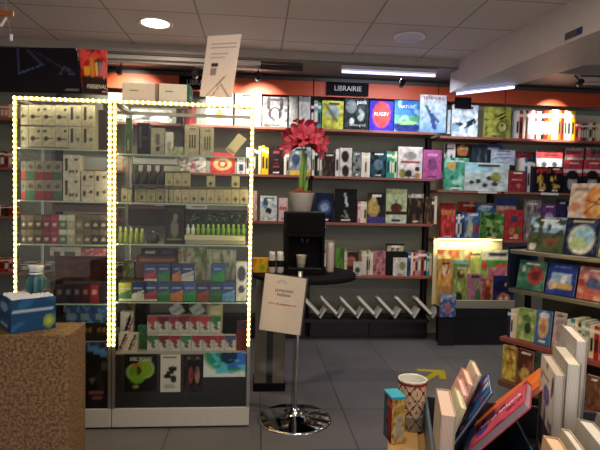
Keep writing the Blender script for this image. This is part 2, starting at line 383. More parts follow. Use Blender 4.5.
# low dark shelf and slanted rack under the fourth shelf
z5 = W.hit(380, 318, 4.98)[1]
t = empty('zigzag_rack', (.5, 4.98, 0))
b = MB(); PX = [320, 338.5, 357.5, 376, 395, 414, 433]
vb = []
for px in PX:
    ub, zb = W.hit(px, 318.5, 4.98); ul, zl = W.hit(px-17, 300.5, 4.98); ur, zr = W.hit(px+6, 309, 4.98); vb.append((ub, zb, ul, zl, ur, zr))
    b.bar((ub-.5, .09, zb), (ul-.5, .09, zl), .16, .004, '#9a9890', METAL, (0, 0, 1)); b.bar((ub-.5, .09, zb), (ur-.5, .09, zr), .16, .018, '#cac8c2', PLAST)
b.build('folded_plate', t)
MB().box(-.15, 1.27, .0, .07, vb[0][1]-.04, vb[0][1]-.012, '#1a191b', BLACK).build('base_rail', t)
tag(t, 'zigzag display rack holding slanted white books low on the wall', 'rack')
for i, (ub, zb, ul, zl, ur, zr) in enumerate(vb):
    d = Vector((ul-ub, 0, zl-zb)); L_ = d.length; ang = math.atan2(d.z, -d.x)
    nrm = Vector((-d.z, 0, d.x))/L_; nrm = nrm if nrm.z > 0 else -nrm
    p = Vector((ub, 5.0, zb))+nrm*.006+d/L_*.035
    cc = ['#b0baa8', '#49507c', '#3c4670', '#b8b8ac', '#b0aeae', '#b8b6b4', '#d0cec8'][i]
    bb = MB(); bb.box(-.0, L_*.88, 0, .14, 0, .002, cc, PRINT).box(0, L_*.88, 0, .14, .028, .030, cc, PRINT).box(0, .002, 0, .14, .002, .028, cc, PRINT)
    o = bb.build('book', None, p); ex = d/L_; ez = nrm; ey = ez.cross(ex)
    # keep the book on the rack's side of the wall
    M = Matrix(((ex.x, ey.x, ez.x, p.x), (ex.y, ey.y, ez.y, p.y), (ex.z, ey.z, ez.z, p.z), (0, 0, 0, 1)))
    if ey.y < 0: M = M @ Matrix.Translation((0, -.14, 0))
    o.matrix_world = M
    MB().box(.002, L_*.87, .0003, .137, .0022, .0278, '#f2f0ea', PAPER).build('page_block', o)
    tag(o, '%s slanted book in the low zigzag rack, %s' % (['pale green', 'dark blue', 'navy', 'off-white', 'grey white', 'light grey', 'bright white'][i], ['leftmost, beside the sign board', 'second from the left', 'third from the left', 'fourth from the left', 'fifth from the left', 'sixth from the left', 'rightmost, beside the small blue book'][i]), 'book', 'slanted books in the zigzag rack')

# signs on the orange header
def hsign(x0, x1, y0, y1, body, label):
    u0, z1 = W.hit(x0, (y0+y1)/2, 5.0); u1, _ = W.hit(x1, (y0+y1)/2, 5.0); zt = W.hit((x0+x1)/2, y0, 5.0)[1]; zb = W.hit((x0+x1)/2, y1, 5.0)[1]
    t = empty('section_sign', ((u0+u1)/2, 5.012, zb)); h = zt-zb; hw = (u1-u0)/2
    MB().box(-hw, hw, 0, .018, 0, h, '#0a080b', mat('matt_black', .85, 0, .03)).build('panel', t, bevel=.002)
    if body: text(body, .07, '#a8a4a0', t, (0, -.002, h*.5), (R(90), 0, 0), width=hw*1.28)
    tag(t, label, 'sign')
hsign(327, 369, 82, 95, 'LIBRAIRIE', 'black sign reading LIBRAIRIE above the yellow and the black books')
hsign(179, 221, 76, 89, 'LIBRAIRIE', 'black sign reading LIBRAIRIE partly hidden behind the tilted paper notice')
hsign(456, 472, 97, 108, None, "small blank black sign on the orange header over the children's bay")

# light fittings
def tubefit(x0, x1, y, z, rz, lit, label, L_=None):
    t = empty('tube_light', ((x0+x1)/2, y, z), rz); hw = (L_ or (x1-x0))/2
    MB().box(-hw, hw, -.03, .03, .02, .055, '#b8b4b2', PLAST).build('housing', t, bevel=.004)
    MB().tube([(-hw+.01, 0, 0), (hw-.01, 0, 0)], .011, '#c8ccff' if lit else '#b0a8a4', TUBE if lit else PLAST, 10).build('tube', t)
    tag(t, label, 'light')
tubefit(.74, 1.62, 4.6, 2.562, 0, 1, 'long lit white tube light under the cornice above the LIBRAIRIE sign')
tubefit(-1.75, .02, 4.6, 2.562, 0, 0, 'long unlit tube light under the cornice at left behind the paper notice')
tubefit(1.80, 2.24, 4.46, 2.415, math.atan2(-.36, .38), 1, 'short lit tube light under the slanting end of the ceiling bulkhead', .53)
tubefit(3.0, 4.2, 4.62, 2.56, 0, 0, 'unlit tube light above the bright shelf at far right')
t = empty('light_track', (-.6, 4.665, 2.56)); MB().box(-1.1, 1.0, -.02, .02, 0, .05, '#0e0c0c', BLACK).build('rail', t)
tag(t, 'black light track running behind the unlit tube on the left', 'track')
def spothead(x, y, z, label):
    t = empty('track_spot', (x, y, z)); MB().tube([(0, -.11, .012), (0, -.052, -.01)], .026, '#121010', BLACK, 14).build('head', t)
    MB().tube([(0, -.08, .02), (0, -.03, .06), (0, 0, .085)], .007, '#121010', BLACK, 8).build('stem', t); tag(t, label, 'spotlight', 'spot heads under the cornice')
spothead(-.55, 4.665, 2.475, 'black spot head on the track left of the tilted paper notice')
spothead(-1.2, 4.665, 2.475, 'black spot head on the track above the left beige white carton')
spothead(.0, 4.665, 2.475, 'black spot head on the track right of the tilted paper notice')
spothead(1.3, 4.665, 2.475, 'black spot head above the right end of the top shelf')
spothead(2.95, 4.595, 2.535, 'black spot head above the overexposed red and white books')
def downlight(x, y, on, label):
    t = empty('downlight', (x, y, 2.7)); MB().lathe([(.10, -.002), (.125, -.004), (.13, -.012), (.118, -.016), (.10, -.012)], '#e4ddd6', PLAST, 28).build('rim', t)
    b = MB(); b.lathe([(0.0001, -.010), (.10, -.010)], '#fff4e6' if on else '#c0b8b2', LAMP if on else PLAST, 28).build('diffuser', t)
    tag(t, label, 'light')
for i, (x, y) in enumerate(DOWN_AND_FILL): downlight(x, y, 1, ['round lit downlight in the ceiling above the right glass cabinet', 'unseen round ceiling downlight added overhead for fill light', 'unseen round ceiling downlight added over the book bin for fill light', 'unseen round ceiling downlight added over the sign stand for fill light'][i])
downlight(1.17, 3.97, 0, 'round unlit downlight in the ceiling above the top shelf books')

# ------------------------------------------------------------------ glass display cabinets
CY = 3.08; CD = .40; CT_ = 1.955
def cabinet(x0, x1, shelves, floorz, label, strips):
    t = empty('display_cabinet', (x0, CY, 0)); wd = x1-x0
    MB().box(0, wd, 0, CD, .012, .125, '#b9b5ab', PLAST).box(.01, wd-.01, .01, CD-.01, 0, .012, '#0c0c0c', PLAST).build('plinth', t, bevel=.003)
    MB().box(.015, wd-.015, .012, .03, .126, floorz-.012, '#1c1a1b', BLACK).build('kick_panel', t)
    MB().box(.015, wd-.015, .012, CD-.012, floorz-.011, floorz, '#9c9488', PLAST).build('deck', t)
    MB().box(.015, wd-.015, CD-.02, CD-.012, .126, floorz-.012, '#1c1a1b', BLACK).build('rear_panel', t)
    for px in (0, wd-.018):
        for py in (0, CD-.018): MB().box(px, px+.018, py, py+.018, .126, CT_-.02, '#aaa79c', METAL).build('post', t)
    MB().box(0, wd, 0, .018, CT_-.02, CT_, '#b4b0a4', METAL).box(0, wd, CD-.018, CD, CT_-.02, CT_, '#b4b0a4', METAL).box(0, .018, .018, CD-.018, CT_-.02, CT_, '#b4b0a4', METAL).box(wd-.018, wd, .018, CD-.018, CT_-.02, CT_, '#b4b0a4', METAL).build('top_frame', t)
    MB().box(.018, wd-.018, .018, CD-.018, CT_-.014, CT_-.008, '#ffffff', GLASS).build('top_pane', t)
    MB().box(.0185, wd-.0185, .006, .010, .126, CT_-.021, '#ffffff', GLASS).build('glass_door', t)
    for px in (.006, wd-.010): MB().box(px, px+.004, .0185, CD-.0185, floorz+.001, CT_-.021, '#ffffff', GLASS).build('side_pane', t)
    for z in shelves:
        MB().box(.019, wd-.019, .022, CD-.022, z-.006, z, '#ffffff', GLASS).box(.019, wd-.019, .0185, .022, z-.007, z+.001, '#9fb3a4', PLAST).build('glass_shelf', t)
    for (p, q) in strips:
        p = Vector(p); q = Vector(q); b = MB(); b.bar(p, q, .015 if abs((q-p).z) > .5 else .003, .003 if abs((q-p).z) > .5 else .015, '#e0b860', GLOW)
        s = b.build('led_strip', t); n = int((q-p).length/.031); b = MB()
        for i in range(n+1):
            c = p+(q-p)*(i/n)+Vector((0, -.006, 0)); b.lathe([(.0001, -.0085), (.0072, -.005), (.0072, .005), (.0001, .0085)], '#ffd878', BEAD, 6, c.x, c.y, c.z)
        b.build('led_beads', s)
    tag(t, label, 'cabinet'); return t
def zc(py, px=180, v=CY+.03): return W.hit(px, py, v)[1]
LX0, LX1, RX0, RX1 = -1.395, -.842, -.838, -.018
ztop = CT_-.008
LS = [zc(149, 60), zc(201, 60), zc(244.5, 80), zc(303.5, 80)]
RS = [zc(155.5), zc(203.5), zc(244.5), zc(302)]
LF = zc(342, 90); RF = zc(351.5)
zb = zc(343)
cabinet(LX0, LX1, LS, LF, 'left glass display cabinet of mostly beige and red vape boxes', [((.012, -.004, zb), (.012, -.004, ztop)), ((LX1-LX0-.012, -.004, zb), (LX1-LX0-.012, -.004, ztop)), ((.012, -.004, ztop), (LX1-LX0-.012, -.004, ztop))])
cabinet(RX0, RX1, RS, RF, 'right glass display cabinet with green bottles and blue packs', [((.012, -.004, zb), (.012, -.004, ztop)), ((RX1-RX0-.012, -.004, zb), (RX1-RX0-.012, -.004, ztop)), ((.012, -.004, ztop), (RX1-RX0-.012, -.004, ztop))])

def pack(x0, x1, y0, y1, v=CY+.05, z=None, art=None, label='', d=.05, name='box', cat='box', group=None, pix=.0075, tilt=0, side=None):
    """closed carton with a printed front, tuck flap line and glued end"""
    ym = (y0+y1)/2; u0 = W.hit(x0, ym, v)[0]; u1 = W.hit(x1, ym, v)[0]; um = (u0+u1)/2
    X0, X1 = (LX0, LX1) if um < LX1 else (RX0, RX1)
    if v < 3.5: u0 = max(u0, X0+.0195); u1 = min(u1, X1-.0195); um = (u0+u1)/2
    if z is None: z = W.hit((x0+x1)/2, y1, v)[1]
    h = W.hit((x0+x1)/2, y0, v)[1]-z-.002; wd = u1-u0-.002; hx = wd/2; fn0 = painter(art, x0*.3+y0*.11)
    def fn(u_, v_):
        c_ = fn0(u_, v_); g_ = sum(c_)/3; m_ = .74+.25*noise.noise(Vector((u_*5, v_*7, x0*.7))); return tuple((k_*.8+g_*.2)*m_ for k_ in c_)
    b = MB(); b.grid((-hx, 0, 0), (wd, 0, 0), (0, 0, h), max(4, min(22, round(wd/pix))), max(4, min(26, round(h/pix))), fn, PRINT)
    sc = side or None; c = lin(side) if side else fn(.02, .5); k = len(b.c)
    b.box(-hx, hx, .0003, d, 0, h, '#000000', PRINT); b.box(-hx+.001, hx-.001, .001, d*.92, h, h+.0012, '#000000', PRINT); b.bar((-hx-.0004, d*.5, .002), (-hx-.0004, d*.5, h-.002), .006, .001, '#000000', PRINT, (1, 0, 0))
    for i in range(k, len(b.c)): b.c[i] = [c]*len(b.c[i])
    o = b.build(name, None, (um, v, z+.001), (0, R(tilt), 0)); tag(o, label, cat, group); return o
def packrow(x0, x1, y0, y1, n, arts, where, desc, v=CY+.05, z=None, d=.05, group=None, skip=(), tops=None):
    objs = []; wpx = (x1-x0)/n
    for i in range(n):
        if i in skip: continue
        k = ORD[i] if i < n-1 else 'rightmost'
        a = arts[i % len(arts)]; ds = desc[i % len(desc)] if isinstance(desc, (list, tuple)) else desc
        pack(x0+i*wpx, x0+(i+1)*wpx, y0+(random.uniform(-.5, .5) if tops is None else tops[i]), y1, v, z, a, '%s, %s %s' % (ds, k, where), d, group=group)
BE = '#b8b092'
def beige(k=0): return [('b', BE), ('r', 0, 0, 1, .06, '#6b6048'), ('e', .2+.55*(k % 2), .8, .12, .07, '#2a2620'), ('e', .3, .45, .2, .1, '#2a2620'), ('l', .5, .45, .8, .45, .03, '#4a4436')] if k < 4 else [('b', BE), ('r', .12, .3, .3, .9, '#2a2820'), ('e', .7, .45, .14, .08, '#4a6a6a'), ('r', 0, 0, 1, .05, '#6b6048')]
# ---- left cabinet
t1 = zc(104, 60); zA = LS[0]; hh = None
zm = W.hit(60, 126.5, CY+.05)[1]
packrow(15.5, 95, 126.5, 148, 6, [beige(0), beige(1), beige(0), beige(1), beige(5), beige(5)], 'in lower row, left cabinet top', ['beige vape box with dark dot']*4+['beige vape box with dark bar']*2, z=zA, group='beige boxes on the top shelf of the left cabinet', d=.08, tops=[0]*6)
packrow(15.5, 95, 105, 126.5, 6, [beige(0), beige(1), beige(0), beige(1), beige(5), beige(5)], 'in upper beige row, left cabinet top', ['beige vape box with dark dot']*4+['beige vape box with dark bar']*2, z=zm, group='beige boxes on the top shelf of the left cabinet', d=.08, tops=[0]*6)
pack(96, 107, 110, 148, CY+.12, zA, [('b', '#3a2620'), ('n', 5, '#5a3228', .1)], 'dark brown block standing in for the dark void, left cabinet top', .1)  # dark block added where the shelf is only a shaded void
z2 = LS[1]
rg = [[('b', '#8f8a80'), ('r', 0, 0, 1, .45, c), ('e', .5, .7, .25, .12, '#5a5650')] for c in ('#b5382e', '#3f7a58', '#99273f', '#8c2030', '#3c6a50')]
zu = W.hit(40, 180, CY+.05)[1]
packrow(17, 62, 180, 200, 5, rg, 'in low row, left cabinet edge', ['small red and grey liquid box', 'small green and grey liquid box', 'small crimson and grey liquid box', 'small dark red and grey liquid box', 'small mossy and grey liquid box'], z=z2, tops=[0]*5, group='small liquid boxes in the left cabinet')
packrow(17, 62, 161, 180, 5, rg, 'in raised row, left cabinet edge', ['small red and grey liquid box', 'small green and grey liquid box', 'small crimson and grey liquid box', 'small dark red and grey liquid box', 'small mossy and grey liquid box'], z=zu, tops=[0]*5, group='small liquid boxes in the left cabinet')
wb = [('b', '#cfc8b4'), ('r', .12, .25, .28, .85, '#2a2624'), ('e', .4, .25, .07, .08, '#322c28'), ('e', .6, .25, .07, .08, '#322c28'), ('e', .8, .25, .07, .08, '#7a3028'), ('e', .75, .8, .12, .06, '#4a3a28')]
zw = W.hit(71, 177, CY+.05)[1]
pack(63, 80, 177, 200, z=z2, art=wb, label='larger off-white kit box with dark bar, lower of two, left cabinet', d=.07)
pack(63, 80, 155, 177, z=zw, art=wb, label='larger off-white kit box with dark bar, upper of two, left cabinet', d=.07)
sq = [('b', '#c8c0aa'), ('e', .25, .5, .14, .18, '#2a2622'), ('e', .75, .6, .16, .1, '#4a3a30')]
zs = W.hit(94, 185.5, CY+.05)[1]
packrow(81, 107.5, 185.5, 200, 2, [sq], 'in low pair, right end of left cabinet', 'off-white square pod box', z=z2, tops=[0]*2, group='square pod boxes in the left cabinet')
packrow(81, 107.5, 171, 185.5, 2, [sq], 'in upper pair, right end of left cabinet', 'off-white square pod box', z=zs, tops=[0]*2, group='square pod boxes in the left cabinet')
pack(82, 107, 161, 170, CY+.16, LS[1]+.19, [('b', '#2a1a16')], 'low dark tray behind the square pod boxes, left cabinet', .14, name='tray', cat='tray') if False else None
z3 = LS[2]; zv = W.hit(60, 229, CY+.05)[1]
cl = ['#4a4030', '#5a4a30', '#443a2e', '#7a1838', '#a01c4c', '#4a7a66', '#b4ac90', '#8a7c54', '#5e5a40', '#3c3228', '#453a2c']
cw = ['olive brown', 'tan brown', 'dark brown', 'wine', 'magenta', 'green and white', 'pale beige', 'khaki', 'olive', 'dark umber', 'umber']
ar = [[('b', c), ('r', 0, .62, 1, .95, '#d8d2bc' if i in (5, 6) else '#70624c'), ('e', .5, .3, .25, .12, '#c8bca0')] for i, c in enumerate(cl)]
ar[3][1] = ('r', 0, .7, 1, .8, '#9a2a4c'); ar[4][1] = ('r', 0, .7, 1, .8, '#c03064')
packrow(18, 107.5, 229, 243.5, 11, ar, 'in low row, left cabinet middle', [c+' liquid box' for c in cw], z=z3, tops=[0]*11, group='liquid boxes on the middle shelf of the left cabinet')
packrow(18, 107.5, 214.5, 229, 11, ar, 'in upper row, left cabinet middle', [c+' liquid box' for c in cw], z=zv, tops=[0]*11, group='liquid boxes on the middle shelf of the left cabinet')
# hanging tray frame under shelf, red-brown panels
def tray(x0, x1, y0, y1, v, col, col2, label, d=.2):
    u0 = W.hit(x0, y0, v)[0]; u1 = W.hit(x1, y0, v)[0]; z0 = W.hit((x0+x1)/2, y1, v)[1]; z1 = W.hit((x0+x1)/2, y0, v)[1]
    t = empty('display_tray', ((u0+u1)/2, v, z0)); hw = (u1-u0)/2; h = z1-z0
    MB().box(-hw, hw, 0, d, 0, .004, col, PLAST).box(-hw, -hw+.004, 0, d, .004, h, col, PLAST).box(hw-.004, hw, 0, d, .004, h, col, PLAST).box(-hw+.004, hw-.004, d-.004, d, .004, h, col, PLAST).build('tray_shell', t)
    MB().box(-hw+.004, hw-.004, 0, .004, .004, h*.75, col2, PLAST).build('front_lip', t); tag(t, label, 'tray'); return t
def riser(x0, x1, y1, shelfz, v, d, col, label):
    u0 = max(W.hit(x0, y1, v)[0], RX0+.02); u1 = min(W.hit(x1, y1, v)[0], RX1-.02); z1 = W.hit((x0+x1)/2, y1, v)[1]
    o = MB().box(-(u1-u0)/2, (u1-u0)/2, 0, d, z1-shelfz-.004, z1-shelfz, col, PLAST).box(-(u1-u0)/2, -(u1-u0)/2+.004, 0, d, 0, z1-shelfz-.004, col, PLAST).box((u1-u0)/2-.004, (u1-u0)/2, 0, d, 0, z1-shelfz-.004, col, PLAST).build('riser', None, ((u0+u1)/2, v, shelfz+.001))
    tag(o, label, 'stand'); return z1+.001
pack(55, 107, 257, 281, CY+.22, None, [('b', '#4e2018'), ('n', 4, '#662c20', .1)], 'wide dark red panel behind the glass, left cabinet lower half', .12)  # plain red-brown box filling the panel area behind the glass
zz = LS[3]
pack(50, 80, 247, 256, CY+.06, None, [('b', '#b8b4a8'), ('r', .1, 0, .35, .5, '#4a4640'), ('r', .5, 0, .85, .5, '#55504a')], 'white bracket-shaped card hanging under the middle shelf, left cabinet', .03, name='card_holder', cat='holder')
pack(81, 107, 248, 256, CY+.08, None, [('b', '#b0505c'), ('n', 6, '#d8b0a8', .1)], 'flat pink striped pack below the middle shelf, left cabinet', .06)
packrow(55, 107.5, 285, 303, 6, [[('b', '#3a2c3c'), ('e', .5, .6, .3, .15, '#8a6a80')], [('b', '#2c2a3c'), ('e', .5, .6, .3, .15, '#707088')], [('b', '#33283a'), ('e', .5, .6, .3, .15, '#8a6a80')], [('b', '#4a2436'), ('e', .5, .6, .3, .15, '#a05a68')], [('b', '#9a2030'), ('e', .5, .6, .3, .15, '#d0a0a0')], [('b', '#2c2634')]], 'in the row above the blue packs', ['dark plum box with pale oval', 'dark slate box with pale oval', 'aubergine box with pale oval', 'maroon box with pink oval', 'bright red box', 'plain black-violet box'], z=zz, tops=[0]*6, group='dark boxes low in the left cabinet')
zp = LF+.001
packrow(66, 107.5, 304.5, 323, 3, [[('b', '#1f4a86'), ('n', 4, '#3a78b8', .1), ('r', .1, .2, .6, .5, '#6a8aa8')]], 'lying above dark cartons in left cabinet', 'royal blue carton with pale print', z=W.hit(86, 323, CY+.05)[1], tops=[0]*3, group='blue cartons low in the left cabinet', d=.12)
packrow(66, 107.5, 323, 341, 3, [[('b', '#22201e'), ('e', .4, .6, .14, .14, '#8a6a2c'), ('e', .75, .6, .14, .14, '#8a6a2c')]], 'standing on the left cabinet deck', 'dark carton with two gold rings', z=zp, tops=[0]*3, group='dark cartons low in the left cabinet', d=.12)
packrow(18, 54, 290, 302, 3, [[('b', '#5a4a3c'), ('n', 5, '#8a7a60', .1)]], 'behind the tin box in left cabinet', 'dull brown small carton', z=zz, tops=[0]*3, group='brown cartons in the left cabinet')
tray(52, 107, 203, 212, CY+.08, '#5a3028', '#3c1e1a', 'brown tray with white rim under the second shelf, left cabinet', .18)

# ---- right cabinet, top shelf
zt = RS[0]
pack(118.5, 130, 118, 151, CY+.22, zt, [('b', '#4c7a3c'), ('n', 4, '#2f5a2c', .1), ('e', .6, .3, .3, .15, '#9aba70')], 'tall green leafy carton at left end of top shelf, right cabinet', .06)
pack(137, 149.5, 123, 154, CY+.10, zt, [('b', '#1c191a'), ('r', .15, .2, .3, .9, '#4a4644'), ('r', .5, .5, .85, .6, '#3a3634')], 'tall black box on top shelf of the right cabinet', .05)
pack(151, 164.5, 128, 154, CY+.10, zt, [('b', '#a09a88'), ('r', .35, .4, .6, .8, '#6a6258'), ('e', .5, .25, .14, .1, '#3a3430')], 'grey-beige kit box right of the tall black box', .05)
pack(165, 173, 132, 154, CY+.11, zt, [('b', '#dedbd4'), ('e', .5, .4, .3, .2, '#a8a49c')], 'narrow white carton between grey-beige and barred beige boxes', .04)
bb_ = [('b', '#bfb592'), ('r', .3, .25, .38, .7, '#2a2a24'), ('r', .48, .25, .56, .7, '#2a2a24'), ('r', .66, .25, .74, .7, '#2a2a24'), ('r', .3, .85, .8, .9, '#6a6450')]
pack(184.5, 199, 125, 154.5, CY+.08, zt, bb_, 'beige box with black bars, left of a pair on top shelf', .05)
pack(200, 213.5, 127, 154.5, CY+.08, zt, bb_, 'beige box with black bars, right of a pair on top shelf', .05)
pack(172, 183, 147, 154.5, CY+.06, zt, [('b', '#b8c490'), ('n', 5, '#708a50', .1)], 'small pale green packet lying left of the barred boxes', .04)
u, z = W.hit(236, 143, CY+.06)
o = MB(); o.grid((-.03, 0, 0), (.06, 0, 0), (0, 0, .13), 5, 9, painter([('b', '#c4b894'), ('r', .15, .1, .85, .2, '#8a7a5c')]), PRINT).box(-.03, .03, .0004, .018, 0, .13, '#b8ac88', PRINT)
o = o.build('sachet', None, (u-.040, CY+.06, zt+.028), (0, R(38), 0)); tag(o, 'beige packet leaning diagonally at right end of top shelf, right cabinet', 'packet')
# grey tray with black bottles under it
tray(133, 176, 157, 164, CY+.06, '#c4c2b8', '#aeb0aa', 'pale grey shallow tray below the tall black box', .14)
def bottle(x, y0, z, v, r, body, cap, label, group=None, cat='bottle'):
    u, zz_ = W.hit(x, y0, v); h = zz_-z
    t = MB().lathe([(.0001, 0), (r, 0), (r, h*.62), (r*.5, h*.74), (r*.45, h*.76)], body, PLAST, 12).build('bottle', None, (u, v, z+.001))
    MB().lathe([(r*.62, h*.76), (r*.55, h), (.0001, h)], cap, PLAST, 12).build('cap', t); return tag(t, label, cat, group)
for i in range(4): bottle(136.5+i*8.4, 165, RS[1]+.11, CY+.07, .021, '#1c1a1c', '#2c2a2c', 'black bottle below the pale grey tray, %s' % (ORD[i] if i < 3 else 'rightmost'), 'black bottles below the grey tray')
riser(132, 169, 185.6, RS[1], CY+.045, .06, '#2a2a2a', 'black riser carrying the four black bottles, right cabinet')
sb = lambda k: [('b', '#c2b684'), ('r', 0, .9, 1, 1, '#6a5c38'), ('e', .5, .3, .18, .14, '#2a261e' if k else '#8a7c54'), ('l', 0, .02, 1, .02, .03, '#5a5030')]
packrow(118.5, 165, 186.5, 203, 5, [sb(1), sb(0)], 'left run of the second shelf, right cabinet', 'short beige liquid box', z=RS[1], tops=[0, 1, 0, 1, 0], group='short beige boxes on the second shelf of the right cabinet', v=CY+.035 if False else CY+.115)
packrow(165, 248, 187.5, 203, 10, [sb(0), sb(0), sb(0), sb(1), sb(1)], 'right run of the second shelf, right cabinet', 'short beige liquid box', z=RS[1], tops=[0]*10, group='short beige boxes on the second shelf of the right cabinet', v=CY+.05)
zq = W.hit(190, 187.3, CY+.05)[1]+.001
for k, (a, b_) in enumerate(((165, 173.3), (173.3, 181.6), (181.6, 189.9), (206.5, 214.8), (231.4, 239.7))):
    pack(a, b_, 171+(k > 2)*3, 187.5, CY+.05, zq, sb(k > 2), 'short beige box stacked on the second-shelf run, %s of the stacked ones' % ['first', 'second', 'third', 'fourth', 'last'][k], .05, group='beige boxes stacked on the second shelf run')
# third shelf
z3 = RS[2]
pack(128, 165, 205.5, 226, CY+.24, None, [('b', '#3a2a28'), ('r', 0, .86, 1, .97, '#8a4a40')], 'dark brown carton hanging back above the yellow-green bottles', .06)
pack(165, 184, 205.5, 243.5, CY+.07, z3, [('b', '#2a2622'), ('e', .5, .4, .2, .25, '#7a7c68'), ('e', .55, .7, .12, .1, '#8a8a78'), ('r', .1, .08, .9, .14, '#8aa040'), ('r', .1, .88, .9, .95, '#3a4a2a')], 'dark box with pale figure and green stripe, third shelf right cabinet', .07)
pack(186, 207, 204.6, 209, CY+.05, None, [('b', '#c8c8c4'), ('r', .3, .3, .9, .7, '#4a5058')], 'white price label holder under the second shelf', .004, name='price_label', cat='label')
zg = tray(185, 247.5, 210, 236, CY+.16, '#141412', '#161614', 'black stepped tray behind the green bottles, right cabinet', .08)
for a, b_, c in ((190, 206, '#2e4a24'), (208, 226, '#3a5c28'), (228, 246, '#2c3c24')):
    pack(a, b_, 213, 223, CY+.15, None, [('b', '#1a1f16'), ('n', 6, c, .0), ('n', 7, '#7a9a50', .22)], '%s leaf-print packet in the black tray, %s' % ('dark green', {190: 'leftmost', 208: 'middle', 228: 'rightmost'}[a]), .008, group='leaf print packets in the black tray')
zl = zc(236, 215)
o = MB().box(-.183, .183, 0, .075, zl-z3-.05+.02, zl-z3, '#b8b48c', PLAST).box(-.183, .183, .03, .075, 0, zl-z3-.03, '#b8b48c', PLAST).build('riser', None, (W.hit(216, 236, CY+.05)[0]-.006, CY+.05, z3+.001), bevel=.002); tag(o, 'cream step carrying the row of green bottles, right cabinet', 'stand')
for i in range(12):
    g = i > 1; bottle(188+i*5.05, 224.5, zl+.001, CY+.085, .0125, '#6f9a24' if g else '#c8ccc0', '#8fb83a' if g else '#b8bcb0', '%s bottle on the cream step, %s' % ('small bright green' if g else 'small white', ORD[i] if i < 11 else 'rightmost'), 'small bottles on the cream step')
for i in range(5): bottle(120.5+i*5.4, 226.5+i*.6, z3, CY+.09, .014, '#7f8a34', '#a8b060', 'yellow-green bottle at left end of third shelf, %s' % (ORD[i] if i < 4 else 'rightmost'), 'yellow-green bottles on the third shelf')
u, zz_ = W.hit(153, 232, CY+.12); o = MB().lathe([(.0001, 0), (.034, 0), (.04, .02), (.036, .05), (.02, .068), (.0001, .072)], '#131313', PLAST, 16).build('jar', None, (u, CY+.12, z3+.001)); tag(o, 'squat black pod right of the yellow-green bottles', 'pod')
# fourth tier
z4 = RS[3]
P4 = CY+.05
cols = [('#a8a838', '#3f7a4c', 'yellow-green'), ('#1f3f80', '#c8c8bc', 'navy and white'), ('#1f3f80', '#a83040', 'navy and red'), ('#1c4a80', '#2f8a50', 'blue and green'), ('#1f3f80', '#d07a28', 'navy and orange'), ('#2a5aa0', '#2f9a4a', 'bright blue and green'), ('#3a3a5c', '#a05040', 'slate and brown'), ('#1f4a70', '#3a7a50', 'teal and green'), ('#1f4a90', '#5a9ad0', 'blue and sky')]
ar = [[('b', b_), ('r', 0, .42, 1, 1, a), ('r', .2, .68, .8, .78, '#a8b8c8'), ('l', 0, .3, 1, .55, .08, b_), ('r', 0, 0, 1, .12, '#d8d4c4' if i < 3 else b_)] for i, (a, b_, n) in enumerate(cols)]
packrow(118.5, 235, 283, 302, 9, ar, 'in the lower row, right cabinet', [c[2]+' patch box' for c in cols], v=P4, z=z4, tops=[0]*9, group='colourful packs in the lower row of the right cabinet', d=.04)
zr = riser(118, 236, 281.5, z4, P4+.045, .06, '#55504a', 'long grey riser behind the lower row of colourful packs')
for a, b_, i, n in ((144, 157, 2, 'left end'), (157.2, 170, 3, 'second from left'), (172, 181, 4, 'third from left'), (181.2, 194, 1, 'fourth from left'), (211, 225, 5, 'right end, standing alone')):
    pack(a, b_, 264, 281, P4+.05, zr, ar[i], '%s patch box on the riser, %s' % (cols[i][2], n), .04, group='colourful packs on the riser')
fl = [('b', '#a8b07c'), ('n', 6, '#cfc8a8', .05), ('n', 7, '#5f8a38', .15), ('n', 8, '#a85a40', .25)]
pack(178, 206, 247.5, 281, P4+.115, z4, fl, 'flower-patterned carton behind the riser, right cabinet', .05)
pack(206.5, 221, 250, 281, P4+.115, z4, [('b', '#c4c4ae'), ('n', 6, '#8aa060', .1)], 'off-white leafy carton, left of two behind the riser', .05)
pack(221.5, 236, 250, 281, P4+.115, z4, [('b', '#c4c4ae'), ('n', 6, '#7a9a58', .1)], 'off-white leafy carton, right of two behind the riser', .05)
pack(136, 178, 256, 281, P4+.12, z4, [('b', '#5c2a1e'), ('r', .05, .85, .95, .95, '#a0604c')], 'wide red-brown carton behind the riser, right cabinet', .10)
zk = W.hit(158, 256, P4+.12)[1]
pack(141, 177, 249, 255.5, P4+.12, zk+.001, [('b', '#1b1a20'), ('r', .1, .3, .4, .7, '#9a9a9c'), ('r', .55, .3, .9, .7, '#3a4a7a')], 'flat black box lying on the wide red-brown carton', .08)
pack(119, 134, 262, 281, P4+.12, z4, [('b', '#4a5630'), ('n', 5, '#7a7a48', .1)], 'olive carton at left end behind the riser, right cabinet', .06)
pack(236, 247, 262, 302, P4+.02, z4, [('b', '#c8c8bc'), ('e', .5, .7, .4, .2, '#3a4250'), ('e', .5, .3, .3, .1, '#3a4250')], 'tall white pack with dark arc at right end, right cabinet', .05)
